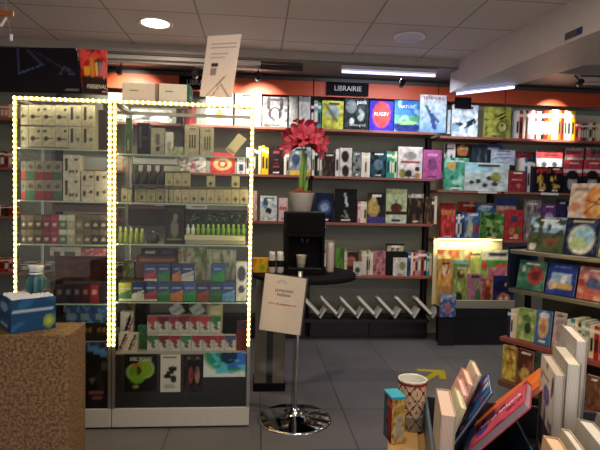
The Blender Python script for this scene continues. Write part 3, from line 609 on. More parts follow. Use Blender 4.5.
# bottom deck
zd = RF
pk = lambda c: [('b', '#cfcac0'), ('l', 0, .95, .55, .55, .17, c), ('r', .0, .72, 1, 1, c), ('l', .4, .35, .7, .25, .07, '#4a4640')]
c1 = ['#b84048', '#7a2c44', '#a83848', '#8a2c3c', '#b03840', '#c83838', '#3f8a4c']
n1 = ['rose', 'plum', 'crimson', 'dark red', 'brick red', 'bright red', 'green']
zr2 = riser(145, 222, 334.3, zd, P4+.045, .06, '#8a8478', 'grey riser behind the front row of refill boxes')
packrow(147, 221, 316, 334, 7, [pk(c) for c in c1], 'on the riser, right cabinet deck', [n+' and white refill box' for n in n1], v=P4+.05, z=zr2, tops=[0]*7, group='refill boxes on the riser', d=.04)
c2 = ['#3f7a50', '#8a2c3c', '#a83040', '#3f8a5c', '#b03840', '#a8303c', '#b03848', '#4a5a80']
n2 = ['green', 'dark red', 'crimson', 'sea green', 'brick red', 'deep red', 'rose', 'slate blue']
packrow(147, 236, 335.5, 351, 8, [pk(c) for c in c2], 'in front row, right cabinet deck', [n+' and white refill box' for n in n2], v=P4-.01, z=zd, tops=[0]*8, group='refill boxes in the front row', d=.04)
ds = [('b', '#cfc8bc'), ('l', .1, .1, .8, .9, .09, '#2a2422'), ('l', .3, .05, 1, .8, .05, '#a83030')]
packrow(118.5, 137, 333, 351, 2, [ds], 'at the left front corner, right cabinet deck', 'white pack with diagonal dark stripe', v=P4-.01, z=zd, tops=[0, 1], group='diagonal striped packs')
pack(118.5, 131, 312, 333, P4+.05, W.hit(125, 350, P4+.05)[1]+.09, ds, 'larger diagonal-striped white pack behind the two front corner packs', .04) if False else None
pack(118.5, 133, 312, 351, P4+.06, zd, ds, 'tall white pack with diagonal stripes behind the corner packs', .05)
pack(135, 148, 304, 351, P4+.11, zd, [('b', '#161416'), ('n', 4, '#2a2426', .1)], 'tall matt black carton behind the refill boxes', .06)
pack(137.5, 146.5, 326, 351, P4+.04, zd, [('b', '#2f6a44'), ('n', 4, '#4a8a5c', .1)], 'small green carton between striped packs and refill boxes', .04)
pack(236.5, 247, 322, 351, P4, zd, [('b', '#7a2030'), ('r', 0, .8, 1, 1, '#3a3c60')], 'dark red carton at right end of the deck, right cabinet', .05)
u, z_ = W.hit(214.5, 305, P4+.13); o = MB().lathe([(.0001, 0), (.052, 0), (.052, z_-zd), (.02, z_-zd), (.02, z_-zd-.03)], '#d8d2a8', PAPER, 20).build('paper_roll', None, (u, P4+.15, zd+.001)); tag(o, 'cream paper roll standing behind the refill boxes', 'roll')
u, z_ = W.hit(150, 318, P4+.12)
o = MB().box(-.15, .04, 0, .012, .16, .17, '#5a241c', PLAST).box(-.15, -.14, .0, .012, 0, .16, '#5a241c', PLAST).box(.03, .04, 0, .012, 0, .16, '#5a241c', PLAST)
for i, (x0, tl) in enumerate(((172, -35), (193, -35))):
    u, z_ = W.hit(x0+3, 313, P4+.10); o = MB(); o.grid((0, 0, 0), (.075, 0, 0), (0, 0, .075), 6, 6, painter([('b', '#bfc0bc'), ('r', 0, 0, 1, .15, '#8a4a48'), ('r', .1, .4, .9, .6, '#8f9292')]), PRINT).box(0, .075, .0004, .02, 0, .075, '#a8a8a4', PRINT)
    o = o.build('sachet', None, (u, P4+.105, zr2+.085), (0, R(tl), 0)); tag(o, 'silver white pouch tipped over behind the refill boxes, %s' % ['left one', 'right one'][i], 'pouch', 'tipped pouches')
    
riser(168, 206, 315, zd, P4+.103, .04, '#6a5a50', 'small brown riser under the two tipped pouches')
# posters inside the kick panel
def poster(x0, x1, y0, y1, art, label, tx=(), v=CY+.0105, name='poster', nx=22, nz=26):
    ym = (y0+y1)/2; u0 = W.hit(x0, ym, v)[0]; u1 = W.hit(x1, ym, v)[0]; z0 = W.hit((x0+x1)/2, y1, v)[1]; z1 = W.hit((x0+x1)/2, y0, v)[1]; h = z1-z0; wd = u1-u0
    b = MB(); b.grid((-wd/2, 0, 0), (wd, 0, 0), (0, 0, h), nx, nz, painter(art, x0), PRINT).box(-wd/2, wd/2, .0002, .0010, 0, h, '#cfcac0', PRINT)
    o = b.build(name, None, ((u0+u1)/2, v, z0)); tag(o, label, 'poster')
    for body, size, col, fx, fz, fw in tx: text(body, size, col, o, (fx*wd/2, -.0009, fz*h), (R(90), 0, 0), width=fw*wd)
    return o
gr = [('b', '#100e0e'), ('r', .0, 0, .03, 1, '#3a3634'), ('r', .96, 0, 1, 1, '#3a3634'), ('e', .35, .52, .26, .22, '#9aa868'), ('e', .62, .6, .26, .24, '#a8b870'), ('e', .36, .52, .22, .18, '#5f8a1c'), ('e', .62, .6, .22, .2, '#77a020'), ('e', .4, .34, .2, .12, '#6f9a2c'), ('e', .44, .56, .07, .12, '#4a2c1c'), ('l', .3, .7, .5, .74, .03, '#b05030'), ('e', .36, .13, .09, .05, '#7a9a50'), ('r', .2, .9, .85, .94, '#2f4a20')]
poster(123.5, 158, 354, 391.5, gr, 'black poster with a green brain drawing, low in right cabinet', [('BABEL SMOKING', .03, '#c8c8b8', 0, .86, .62)])
poster(160.5, 180.5, 354.5, 392, [('b', '#cfc8bc'), ('e', .6, .62, .22, .07, '#1c1a1a'), ('e', .35, .42, .2, .06, '#1c1a1a'), ('e', .65, .35, .15, .1, '#2a2624'), ('r', .3, .5, .65, .56, '#2c2a28'), ('e', .45, .15, .3, .06, '#a8a094'), ('r', .1, .9, .8, .93, '#5a5650')], 'narrow white poster with black shapes, low in right cabinet')
poster(184, 203, 354.5, 392, [('b', '#1a1416'), ('e', .35, .45, .12, .22, '#8a3c38'), ('e', .7, .45, .12, .22, '#a07068'), ('r', .1, .88, .9, .93, '#6a6460'), ('e', .85, .1, .08, .05, '#c8c4c0'), ('n', 5, '#33262a', .1)], 'dark poster with two reddish bottles, low in right cabinet')
sw = [('b', '#d8dcd8'), ('e', .62, .95, .62, .75, '#2f8f5c'), ('e', .66, 1.0, .5, .62, '#2858a8'), ('e', .5, .92, .35, .48, '#1c8a6a'), ('e', .8, .9, .3, .5, '#3a6ac8'), ('e', .6, .85, .2, .3, '#182c50'), ('n', 6, '#58b8d0', .25)]
poster(203.5, 245.5, 352.5, 377, sw, 'white poster with blue and green swirl, low in right cabinet', v=CY+.0105)
poster(86, 111, 342, 411, [('b', '#131113'), ('r', 0, .86, 1, 1, '#1f3f70'), ('n', 3, '#261e20', .1), ('l', .1, .92, 1, .8, .05, '#4a78a8'), ('r', .6, .58, .92, .7, '#4a4240'), ('e', .25, .45, .12, .03, '#5a5654'), ('r', .1, .26, .7, .29, '#8a4a44'), ('r', .25, .18, .65, .21, '#8a4a44'), ('r', .1, .05, .4, .065, '#5a5654')], 'tall black poster with blue top, low in left cabinet')

# ---- things on top of the cabinets
zt = CT_+.001
def board(pts, v, z, depth, art, label, name, cat, nx=26, nz=22, tx=(), lean=0):
    """upright card whose four corners are given clockwise from lower left in pixels"""
    P = [Vector((W.hit(a, b_, v)[0], 0, W.hit(a, b_, v)[1])) for a, b_ in pts]; c = Vector(((P[0].x+P[3].x)/2, 0, z)); P = [p-c for p in P]
    b = MB(); fn = painter(art, pts[0][0]); k = len(b.v); cc = []
    for j in range(nz+1):
        for i in range(nx+1):
            a, e = i/nx, j/nz; p = P[0]*(1-a)*(1-e)+P[3]*a*(1-e)+P[1]*(1-a)*e+P[2]*a*e
            b.v.append(tuple(p)); cc.append(fn(a, e))
    for j in range(nz):
        for i in range(nx):
            q = [j*(nx+1)+i, j*(nx+1)+i+1, (j+1)*(nx+1)+i+1, (j+1)*(nx+1)+i]; b.face([k+t for t in q], [cc[t] for t in q], PRINT)
    k = len(b.v)
    for y in (.0004, depth): b.v += [(p.x, y, p.z) for p in P]
    cs = fn(.98, .5)
    for q in ((4, 5, 6, 7), (0, 3, 7, 4), (1, 5, 6, 2), (0, 4, 5, 1), (3, 2, 6, 7)): b.face([k+t for t in q], [cs]*4, PRINT)
    o = b.build(name, None, (c.x, v, z), (R(-lean), 0, 0)); tag(o, label, cat)
    for body, size, col, fx, fz, fw, sh in tx: text(body, size, col, o, (fx, -.0012, fz), (R(90), 0, 0), width=fw, font_shear=sh)
    return o
tri = [('b', '#0e0a14'), ('l', .40, .95, .40, .42, .012, '#2f3c5c'), ('l', .40, .42, .64, .62, .012, '#3a4c70'), ('l', .64, .62, .5, .95, .012, '#2c3450'), ('l', .55, .95, .93, .42, .010, '#2a3048'), ('l', .8, .4, .86, .6, .010, '#343a54'), ('l', .86, .6, .95, .42, .010, '#343a54'), ('l', .8, .4, .95, .42, .010, '#343a54'), ('e', .03, .22, .06, .1, '#4a78a8'), ('e', .04, .12, .05, .04, '#3c8ac0'), ('e', .12, .68, .08, .05, '#3a3430'), ('r', .84, .04, .98, .08, '#6a6468')]
board([(-22, 91), (-22, 47), (76, 48), (82, 93.5)], CY+.08, zt+.002, .012, tri, 'large black poster board with blue line triangles on left cabinet', 'poster_board', 'poster', 60, 26)
bo = [('b', '#c02028'), ('n', 4, '#e05048', .0), ('n', 5, '#5a3030', .2), ('r', 0, 0, 1, .38, '#2a2220'), ('r', .12, .42, .32, .62, '#e0a030'), ('e', .45, .6, .09, .22, '#c8902c'), ('r', .56, .42, .66, .72, '#d8b878'), ('r', .7, .42, .8, .72, '#8a7a90'), ('e', .9, .55, .1, .2, '#d8706a'), ('e', .45, .14, .22, .03, '#7a706c'), ('e', .88, .06, .08, .02, '#b0a8a4')]
board([(84, 93), (78, 49), (106.5, 50), (107, 95)], CY+.12, zt+.002, .012, bo, 'red poster card with bottles and white lettering on left cabinet', 'poster_card', 'poster', 22, 30, [('PERSENAL', .034, '#e4dcd4', .005, .095, .115, .3)])
# paper boxes
def topbox(x0, x1, y0, y1, v, d, col, side, label):
    u0, _ = W.hit(x0, y0, v); u1, _ = W.hit(x1, y0, v); h = W.hit((x0+x1)/2, y0, v)[1]-zt
    b = MB().box(-(u1-u0)/2, (u1-u0)/2, 0, d, 0, h, col, PRINT); o = b.build('carton', None, ((u0+u1)/2, v, zt), bevel=.002)
    MB().box((u1-u0)/2+.0005, (u1-u0)/2+.017, 0, d, 0, h, side, PRINT).build('end_flap', o); MB().box(-(u1-u0)*.28, (u1-u0)*.0, -.001, -.0002, h*.6, h*.66, '#9a9288', PRINT).build('printed_line', o)
    tag(o, label, 'box')
topbox(122, 155, 83, 98, CY+.09, .14, '#e6dcd2', '#a88a78', 'beige white carton lying on the right cabinet, left one')
topbox(159, 187, 84, 100, CY+.08, .14, '#e8e2d6', '#2f6a68', 'cream carton with teal end on the right cabinet')
# acrylic paper holder, tilted
nt_ = [('b', '#dccdc4'), ('r', .12, .86, .9, .875, '#a8968c'), ('r', .12, .80, .9, .815, '#a8968c'), ('r', .15, .70, .7, .715, '#b0a096'), ('r', .15, .64, .6, .655, '#b0a096'), ('r', .22, .50, .42, .54, '#3a302e'), ('r', .22, .36, .4, .46, '#8f7f78'), ('l', .2, .02, .7, .34, .012, '#8a7268'), ('l', .58, .22, .9, .0, .012, '#9a8278'), ('l', .38, .02, .58, .2, .012, '#9a8278')]
o = board([(199.5, 96.5), (208, 36), (241.5, 34), (232, 97.5)], CY+.06, zt, .006, nt_, 'tilted white paper notice in clear holder on right cabinet', 'paper_notice', 'notice', 34, 50)
MB().box(-.10, .10, .008, .06, 0, .005, '#ffffff', GLASS).build('holder_foot', o)
# hanging sign at the upper left corner
t = empty('hanging_sign', (-1.83, 3.0, 2.42)); ua, za = W.hit(0, 10, 3.0); ub, zb_ = W.hit(13, 16, 3.0)
t.location = (ub-.12, 3.0, zb_); MB().box(-.16, .12, 0, .015, 0, za-zb_, '#9a5a28', WOOD).build('wood_board', t, bevel=.002)
MB().tube([(-.1, .007, za-zb_), (-.1, .007, 2.7-zb_)], .0015, '#d0c8c0', PLAST, 6).tube([(.08, .007, za-zb_), (.08, .007, 2.7-zb_)], .0015, '#d0c8c0', PLAST, 6).build('cord', t)
MB().bar((.085, .0, -.01), (.055, 0, -.06), .012, .004, '#f4f0f0', PLAST, (0, 1, 0)).bar((.11, 0, -.1), (.11, 0, -.135), .014, .004, '#f4f0ff', PLAST, (0, 1, 0)).tube([(.085, .0, 0), (.11, 0, -.1)], .001, '#b0a8a0', PLAST, 5).build('paper_tag', t)
tag(t, 'orange-brown hanging wooden sign with white tags, upper left corner', 'sign')

# ------------------------------------------------------------------ books on the wall bays
Z1, Z2, Z3, Z4 = SH
f1 = YS+.06
def B(x0, x1, y0, z, art, label, v=f1, **k): return book(W, v, x0, x1, y0, y0+28, z, art, label, group=k.pop('group', 'books facing out on the wall shelves'), **k)
# top row
B(108, 128, 93, Z1, [('b', '#dcd4cc'), ('r', .1, .7, .9, .75, '#a8a0a0')], 'plain white album left of the photo book, top shelf', v=f1+.02)
B(131, 172, 110, Z1, [('b', '#b8babc'), ('n', 4, '#e4e6e8', .0), ('l', 0, .1, .5, .6, .08, '#6a6e70'), ('n', 5, '#4a4c50', .2)], 'grey and white landscape photo book, top shelf behind right cabinet')
B(176, 183, 105, Z1, [('b', '#26262c')], 'narrow black book left of the crimson one, top shelf')
B(183.5, 196, 104, Z1, [('b', '#6c1420'), ('n', 4, '#941c2c', .1)], 'crimson book behind the right cabinet, top shelf')
B(206, 233, 92, Z1, [('b', '#e4e2de'), ('e', .5, .3, .16, .14, '#c09a50'), ('e', .5, .42, .06, .1, '#b08a40')], 'white book with small gold emblem, top shelf behind cabinet')
B(235, 261.5, 93, Z1, [('b', '#e2e0dc'), ('e', .5, .46, .2, .15, '#b07068'), ('e', .5, .46, .13, .1, '#e2dcd4')], 'white book with pale red ring emblem, top shelf')
B(262.5, 287.5, 97, Z1, [('b', '#9a9a9c'), ('r', 0, .72, 1, 1, '#707074'), ('l', .25, .95, .25, .62, .06, '#2a2a2e'), ('l', .75, .95, .75, .62, .06, '#2a2a2e'), ('e', .5, .45, .28, .22, '#2e2e32'), ('e', .5, .4, .14, .2, '#dcdcdc'), ('n', 6, '#5a5a5e', .2)], 'black and white photo book with pale figure, top shelf')
B(288.5, 298, 95, Z1, [('v', '#7a8080', '#a8aca8')], 'slim grey book behind the red flowers, top shelf', v=f1+.03)
B(299, 310.5, 93, Z1, [('b', '#c8c8c2'), ('r', .0, .75, 1, 1, '#8a908c')], 'off-white book above the red flowers, top shelf')
spines(W, f1, 311, 321, 100, Z1, ['black', 'grey', 'teal'], 'left of yellow cover, top shelf')
B(322, 343.5, 101, Z1, [('b', '#b4b41c'), ('n', 5, '#8a8a20', .1), ('e', .5, .62, .3, .2, '#8a9aa0'), ('l', .1, .9, .7, .3, .06, '#6a6a1c'), ('r', 0, .9, 1, 1, '#c8c830')], 'yellow book with grey blob, top shelf under LIBRAIRIE sign')
B(344.5, 368.5, 99, Z1, [('b', '#1c2422'), ('e', .28, .75, .22, .2, '#7a8480'), ('e', .68, .5, .14, .2, '#a8b0ac'), ('e', .3, .28, .1, .1, '#c8ccc8'), ('n', 6, '#3a4440', .15)], 'black book titled pink with a dim face, top shelf', title=[('pink', .06, '#f0f4f0', .45, .9, .42), ('ambergrad', .035, '#c8ccc8', .1, .17, .66)])
B(369.5, 393.5, 101, Z1, [('b', '#1c10b0'), ('e', .5, .55, .36, .42, '#e03030'), ('e', .5, .55, .30, .36, '#d82828')], 'deep blue book with red oval reading RUGBY', title=[('RUGBY', .05, '#f4e8f0', 0, .56, .62)])
B(394.5, 419.5, 99, Z1, [('v', '#2a68b8', '#1f70c0'), ('r', 0, .32, 1, .5, '#4a9a70'), ('n', 5, '#7ac0d8', .15), ('e', .5, .14, .55, .16, '#142c80'), ('e', .5, .28, .45, .05, '#88c070')], 'blue landscape book reading NATURE, right of the rugby book', title=[('NATURE', .045, '#e0f0f8', 0, .76, .62)])
B(420, 446.5, 95, Z1, [('v', '#6aa0d0', '#dcecf0'), ('r', 0, .84, 1, 1, '#e8e4e8'), ('l', .25, .68, .45, .4, .05, '#2f5070'), ('l', .45, .45, .55, .15, .08, '#2a4480'), ('l', .55, .4, .7, .3, .04, '#2f5070')], 'white and blue book with diver figure and red title TEMPORE', title=[('TEMPORE', .045, '#a82838', 0, .90, .8)], v=f1-.045)
B(447.2, 450.5, 110, Z1, [('b', '#c8d8dc')], 'sliver of pale book right of the diver book', v=f1+.02)
# second row
spines(W, f1, 108, 132, 153, Z2, ['red', 'white', 'green'], 'behind black bottles, second wall shelf')
B(180, 206, 155, Z2, [('b', '#c8c4b8'), ('n', 5, '#c05a78', .12), ('n', 6, '#4a7a5a', .2), ('n', 7, '#e8e0d8', .1)], 'cover with pink figures seen through right cabinet, second shelf')
B(210, 235, 153, Z2, [('b', '#c01c20'), ('e', .5, .45, .36, .3, '#e0c070'), ('e', .5, .45, .2, .18, '#b82820'), ('e', .5, .45, .1, .1, '#e8d8a0')], 'red book with yellow ornament seen through right cabinet')
B(237, 245, 158, Z2, [('b', '#c8ccd0'), ('r', .2, .2, .8, .6, '#38404c')], 'narrow white book with dark panel seen through right cabinet')
spines(W, f1, 246, 261, 145, Z2, ['white', 'red', 'brown', 'dark green', 'cream'], 'left of yellow spines, second shelf')
spines(W, f1, 261.5, 268.5, 145, Z2, ['yellow', 'yellow'], 'of the yellow pair, second shelf')
B(269, 283.5, 146, Z2, [('b', '#241c20'), ('r', .3, .75, .7, .8, '#a02830'), ('r', .35, .5, .65, .55, '#8a2830'), ('r', .3, .25, .7, .3, '#a83038'), ('r', .35, .38, .65, .42, '#7a2028')], 'black book with red lettering bars, second shelf')
spines(W, f1, 284, 289, 149, Z2, ['white', 'grey'], 'left of pictured cover behind flower stem')
B(289.5, 311, 147, Z2, [('b', '#7a8c9c'), ('n', 5, '#c8ccc4', .1), ('r', 0, 0, 1, .18, '#d8b030'), ('e', .3, .55, .2, .2, '#3a4a6a'), ('r', 0, .85, 1, 1, '#a8b0b4')], 'blue-grey cover with yellow foot behind the flower stem')
spines(W, f1, 312, 322, 148, Z2, ['white', 'black', 'dark green', 'grey'], 'right of flower stem, second shelf')
B(323, 335, 153, Z2, [('b', '#2c241f'), ('n', 5, '#5a4434', .1)], 'small dark brown cover right of flower, second shelf', v=f1+.01)
spines(W, f1, 335.5, 339, 149, Z2, ['white'], 'left of black figure cover')
B(339.5, 352, 148, Z2, [('b', '#c8c0b0'), ('e', .45, .7, .3, .2, '#2a2220'), ('e', .5, .2, .3, .2, '#2a2220')], 'cream cover with black figure, second shelf')
B(352.5, 361, 152, Z2, [('b', '#7a8078'), ('n', 5, '#2c3430', .1)], 'small grey-green cover right of black figure cover')
spines(W, f1, 361.5, 370, 150, Z2, ['white', 'cream', 'white'], 'left of dark teal cover')
B(370.5, 386, 152, Z2, [('b', '#1c4a50'), ('n', 4, '#101c28', .0), ('e', .5, .5, .3, .2, '#58707c')], 'dark teal cover with shadowy scene, second shelf')
spines(W, f1, 386.5, 397, 151, Z2, ['teal', 'green', 'green', 'pale green'], 'between dark teal and cat covers')
B(398, 422.5, 147, Z2, [('b', '#d0c4bc'), ('e', .5, .72, .26, .12, '#8a8a80'), ('r', .1, .48, .9, .54, '#a04038'), ('e', .2, .15, .16, .14, '#7a7a30'), ('e', .45, .15, .14, .12, '#2a3030'), ('e', .8, .3, .1, .08, '#3a2c28'), ('e', .8, .1, .12, .1, '#b08a40')], 'white cover with grey cat and red line, second shelf')
B(423, 441.5, 150, Z2, [('b', '#b0488a'), ('e', .5, .5, .26, .2, '#7a3a6c'), ('r', .2, .8, .8, .85, '#d090b8')], 'pink-purple cover at right end of second shelf')
# third row
spines(W, f1, 118, 180, 205, Z3, ['brown', 'red', 'dark blue', 'grey', 'white', 'brown', 'black'], 'behind right cabinet, third wall shelf')
B(247, 257, 191, Z3, [('b', '#c89a98'), ('n', 5, '#e0d8d0', .1)], 'pale pink cover right of the LED strip, third shelf')
B(260, 277, 196, Z3, [('b', '#c8d0cc'), ('e', .3, .7, .16, .2, '#2a5080'), ('e', .5, .4, .2, .12, '#1c2c34'), ('n', 6, '#88a8b8', .2)], 'white cover with blue-black splash left of the pot')
B(278.5, 287.5, 198, Z3, [('b', '#d0b0b4'), ('r', .1, .5, .9, .6, '#a85a68')], 'narrow pinkish cover just left of the pot')
B(315, 334, 193, Z3, [('b', '#101a38'), ('e', .5, .5, .34, .26, '#2c4c80'), ('e', .5, .5, .2, .15, '#8098b8')], 'midnight blue cover with pale swirl right of the pot')
B(335, 357, 189, Z3, [('b', '#14161a'), ('l', .45, .85, .55, .5, .05, '#b8b8b0'), ('l', .45, .35, .6, .15, .03, '#8a8a80'), ('l', .3, .2, .7, .1, .03, '#6a6a60')], 'black cover with white standing figure, third shelf')
spines(W, f1, 357.5, 366.5, 199, Z3, ['pink', 'white', 'cream'], 'between black and yellow-hat covers')
B(367, 385, 193, Z3, [('b', '#2c2824'), ('e', .35, .5, .35, .3, '#b89a48'), ('e', .35, .8, .14, .1, '#c8a868'), ('r', 0, 0, 1, .22, '#3c3480'), ('e', .75, .75, .2, .2, '#161a24')], 'dark cover with yellow-cloaked figure and blue foot')
B(386, 407, 189, Z3, [('b', '#a8b880'), ('r', 0, .26, 1, .36, '#3c2418'), ('e', .5, .45, .28, .14, '#5a2c20'), ('l', .48, .4, .48, .65, .03, '#4a2820'), ('r', 0, 0, 1, .26, '#b8c4a8')], 'pale green cover with brown town skyline, third shelf')
B(408, 423.5, 194, Z3, [('b', '#2c241e'), ('r', 0, .85, 1, 1, '#b8b0a0'), ('n', 4, '#6a5030', .1)], 'dark cover with pale top band, third shelf')
B(424.5, 431, 197, Z3, [('b', '#3a2c24'), ('n', 5, '#7a5a38', .1)], 'narrow dark brown cover at right end, third shelf')
spines(W, f1, 431.5, 437, 196, Z3, ['brown', 'cream'], 'at right end of third shelf')
# fourth row
B(323, 334.5, 240, Z4, [('b', '#a89c92'), ('r', .2, .2, .8, .7, '#c8bab0')], 'tall greige book behind the coffee machine side')
B(335, 346, 248, Z4, [('b', '#5a8a30'), ('n', 4, '#3c6a28', .1)], 'green cover right of coffee machine, fourth shelf')
B(344, 358, 252, Z4, [('b', '#3c2420'), ('e', .5, .6, .34, .2, '#a85a48'), ('r', .0, .0, .2, 1, '#c8c0b0')], 'dark cover with reddish portrait, fourth shelf', v=f1-.03)
B(353, 361.5, 262, Z4, [('b', '#c8c8bc'), ('e', .5, .4, .3, .2, '#3a4a40')], 'small white book in front of the reddish portrait cover', v=f1-.055)
spines(W, f1, 361.5, 373, 250, Z4, ['cream', 'white', 'grey', 'cream', 'white'], 'left of pink cover, fourth shelf')
B(373, 385.5, 251, Z4, [('b', '#c07880'), ('n', 5, '#8a4a5c', .1)], 'dusty pink cover, fourth shelf')
B(386, 404, 244, Z4, [('b', '#1c1a1c'), ('r', .05, .76, .95, .95, '#b8b090'), ('l', .3, .8, .4, .92, .04, '#2a2a24'), ('l', .6, .8, .7, .92, .04, '#2a2a24')], 'black cover with cream patterned band, fourth shelf')
B(393, 407, 258, Z4, [('b', '#c8c4b8'), ('e', .65, .55, .22, .22, '#7a8a5c'), ('r', .0, .0, .3, 1, '#d8d4cc')], 'small white book standing before the black banded cover', v=f1-.04)
spines(W, f1, 408, 432, 251, Z4, ['blue', 'white', 'red', 'pink', 'grey', 'red', 'dark blue', 'teal', 'cream'], 'at right of fourth shelf')
spines(W, f1, 108, 240, 262, Z4, ['brown', 'dark blue', 'red', 'grey', 'black', 'white', 'brown', 'teal', 'black', 'red', 'grey', 'dark green'], 'behind right cabinet, fourth wall shelf', jit=.25)
# left bays, seen through and beside the left cabinet
for (z, yt, nm, cl_) in ((Z1, 104, 'top', ['white', 'red', 'grey', 'orange', 'white']), (Z2, 150, 'second', ['pink', 'white', 'brown', 'red', 'grey']), (Z3, 205, 'third', ['white', 'cream', 'brown', 'black', 'red']), (Z4, 258, 'fourth', ['brown', 'black', 'red', 'brown', 'pink'])):
    spines(W, f1, -8, 13, yt, z, cl_, 'beyond left cabinet, %s shelf' % nm)
spines(W, f1, 20, 52, 262, Z4, ['brown', 'black', 'brown', 'grey'], 'seen low through left cabinet')

# ---- children's bay
K1, K2, K3 = KZ
kg = "children's books in the narrow bay"
def KB(x0, x1, y0, y1, z, art, label, v=f1, **k): return book(W, v, x0, x1, y0, y1, z, art, label, group=kg, **k)
KB(452, 478, 105, 134, K1, [('b', '#c8dce4'), ('n', 4, '#8ab0c8', .1), ('l', .2, .45, .4, .35, .07, '#2a3a44'), ('l', .6, .4, .85, .5, .08, '#1c2c38'), ('l', .5, .3, .6, .45, .05, '#2a3a44'), ('n', 5, '#f0f4f4', .1)], "icy white cover with black birds on top of children's bay")
KB(484, 511, 107, 135, K1, [('b', '#a8a830'), ('n', 4, '#88882c', .1), ('e', .68, .36, .2, .2, '#3a3a20'), ('e', .68, .36, .15, .15, '#b0b050'), ('l', .5, .7, .75, .8, .03, '#2a2a1c'), ('l', .6, .62, .8, .7, .03, '#2a2a1c'), ('n', 6, '#5a5c2c', .25)], "olive yellow cover with drawn face on top of children's bay")
KB(444, 455, 144, 187, K2, [('b', '#d0ccc8'), ('n', 4, '#22201f', .05)], "black and white cover at upper left of children's bay", v=f1+.06)
KB(454, 470, 144, 187, K2, [('b', '#1f1a1a'), ('e', .5, .88, .35, .09, '#d08a28'), ('e', .5, .8, .3, .06, '#c86a28')], "black cover with orange creature in children's bay", v=f1+.085)
KB(471, 487, 144.5, 187, K2, [('b', '#28303a'), ('n', 5, '#465660', .15)], "slate chalkboard-like cover in children's bay", v=f1+.06)
KB(478, 503, 144, 187, K2, [('b', '#24303a'), ('r', 0, .88, 1, 1, '#2c5088')], "dark cover with blue top in children's bay", v=f1+.085)
KB(491, 515, 150, 165, None, [('b', '#a8b4c4'), ('r', .15, .4, .85, .5, '#6a7480'), ('r', .2, .65, .8, .72, '#7a8490')], "pale blue card with text in children's bay", v=f1+.03, t=.01)
KB(444, 469, 158, 188, K2, [('b', '#3f9a78'), ('n', 4, '#88c8a8', .0), ('e', .3, .75, .2, .12, '#b89a40'), ('n', 5, '#2c7060', .15)], "sea green illustrated cover at left of children's bay", v=f1-.01, t=.03)
KB(465, 509, 163, 189, K2, [('b', '#b8c8c0'), ('r', .0, .7, .6, .95, '#8ac0c8'), ('e', .3, .35, .06, .08, '#3a2c2c'), ('e', .45, .2, .06, .08, '#3a2c2c'), ('e', .55, .45, .06, .08, '#3a2c2c'), ('e', .7, .5, .12, .16, '#8a9038'), ('e', .68, .25, .07, .08, '#5a2c30'), ('e', .15, .3, .05, .07, '#3a2c2c')], "wide pale cover scattered with small dark animals", v=f1-.045, t=.02)
KB(508, 526, 171, 189, K2, [('b', '#8a1c24'), ('r', .25, .55, .75, .62, '#d08a80'), ('e', .6, .3, .1, .1, '#c86050')], "small dark red cover at right of children's bay", v=f1-.045)
KB(440, 455, 203, 238, K3, [('b', '#9a1c20'), ('r', 0, .7, 1, .82, '#d87a40')], "red cover at far left of third children's shelf", v=f1+.04)
KB(458, 478, 202, 238, K3, [('b', '#a02424'), ('n', 4, '#d88a40', .15)], "red and orange cover behind blue books", v=f1+.165)
KB(476, 496, 203, 238, K3, [('b', '#2c5a88'), ('e', .4, .86, .3, .1, '#88a8c8')], "mid blue cover behind the leafy green book", v=f1+.04)
KB(495, 516, 198.5, 238, K3, [('b', '#c85a3c'), ('r', 0, .82, 1, 1, '#1f3c88'), ('r', 0, .7, 1, .8, '#e0b090')], "dark blue topped cover at back right of children's shelf", v=f1+.065)
KB(441, 455, 209, 238, K3, [('b', '#b81c20'), ('n', 4, '#e0483c', .1), ('r', 0, .8, 1, .95, '#c87838')], "bright red book left of the blue spines", v=f1)
spines(W, f1, 455.5, 464, 212, K3, ['blue', 'white', 'dark blue', 'blue'], "on third children's shelf")
KB(464.5, 480, 213, 238, K3, [('b', '#3a5a8a'), ('n', 4, '#88a0b8', .05), ('e', .35, .4, .2, .3, '#b8b888'), ('e', .8, .4, .16, .2, '#8a2c38')], "blue cover with pale figure on third children's shelf", v=f1)
KB(480.5, 504, 213, 238, K3, [('b', '#3f7a30'), ('n', 6, '#88a850', .05), ('n', 7, '#1c4420', .2)], "leafy green book on third children's shelf", v=f1-.02)
KB(504.5, 523, 210, 240, K3, [('b', '#b01c24'), ('r', .35, .62, .65, .8, '#3c3c60'), ('e', .4, .3, .16, .12, '#b87a38'), ('e', .75, .35, .14, .1, '#4a7038'), ('e', .65, .12, .14, .08, '#c8a858')], "red book with small animals at right of third children's shelf", v=f1-.02)
# lit cream panel and lower ledge
t = empty('picture_ledge', (1.81, 4.86, 0))
zA_ = W.hit(470, 300, 4.88)[1]; zB_ = W.hit(470, 308, 4.88)[1]; u0 = W.hit(441, 300, 4.88)[0]-1.81; u1 = W.hit(514, 300, 4.88)[0]-1.81
MB().box(u0, u1, .02, .13, zB_, zB_+.012, '#8f8e80', PAINT).box(u0, u1, 0, .02, zB_, zA_, '#9a9888', PAINT).build('ledge', t, bevel=.002)
MB().box(u0, u1, .0205, .135, 0, zB_-.001, '#111013', BLACK).box(u0, u1, -.02, .02, 0, zB_-.11, '#0f0e11', BLACK).build('base_cabinet', t)
tag(t, "grey picture ledge on black base under the children's bay", 'shelf')
zq = zB_+.013
pu0, pz1 = W.hit(434, 237, 4.995); pu1, _ = W.hit(503, 239, 4.985)
t = empty('lit_display_panel', ((pu0+pu1)/2, 4.995, zq)); pw = pu1-pu0; pz1 = pz1-zq
MB().prism([(-pw/2, 0), (pw/2, 0), (pw/2, .004), (-pw/2, .004)], 0, pz1, '#e0d4a8', PAINT).build('cream_board', t)
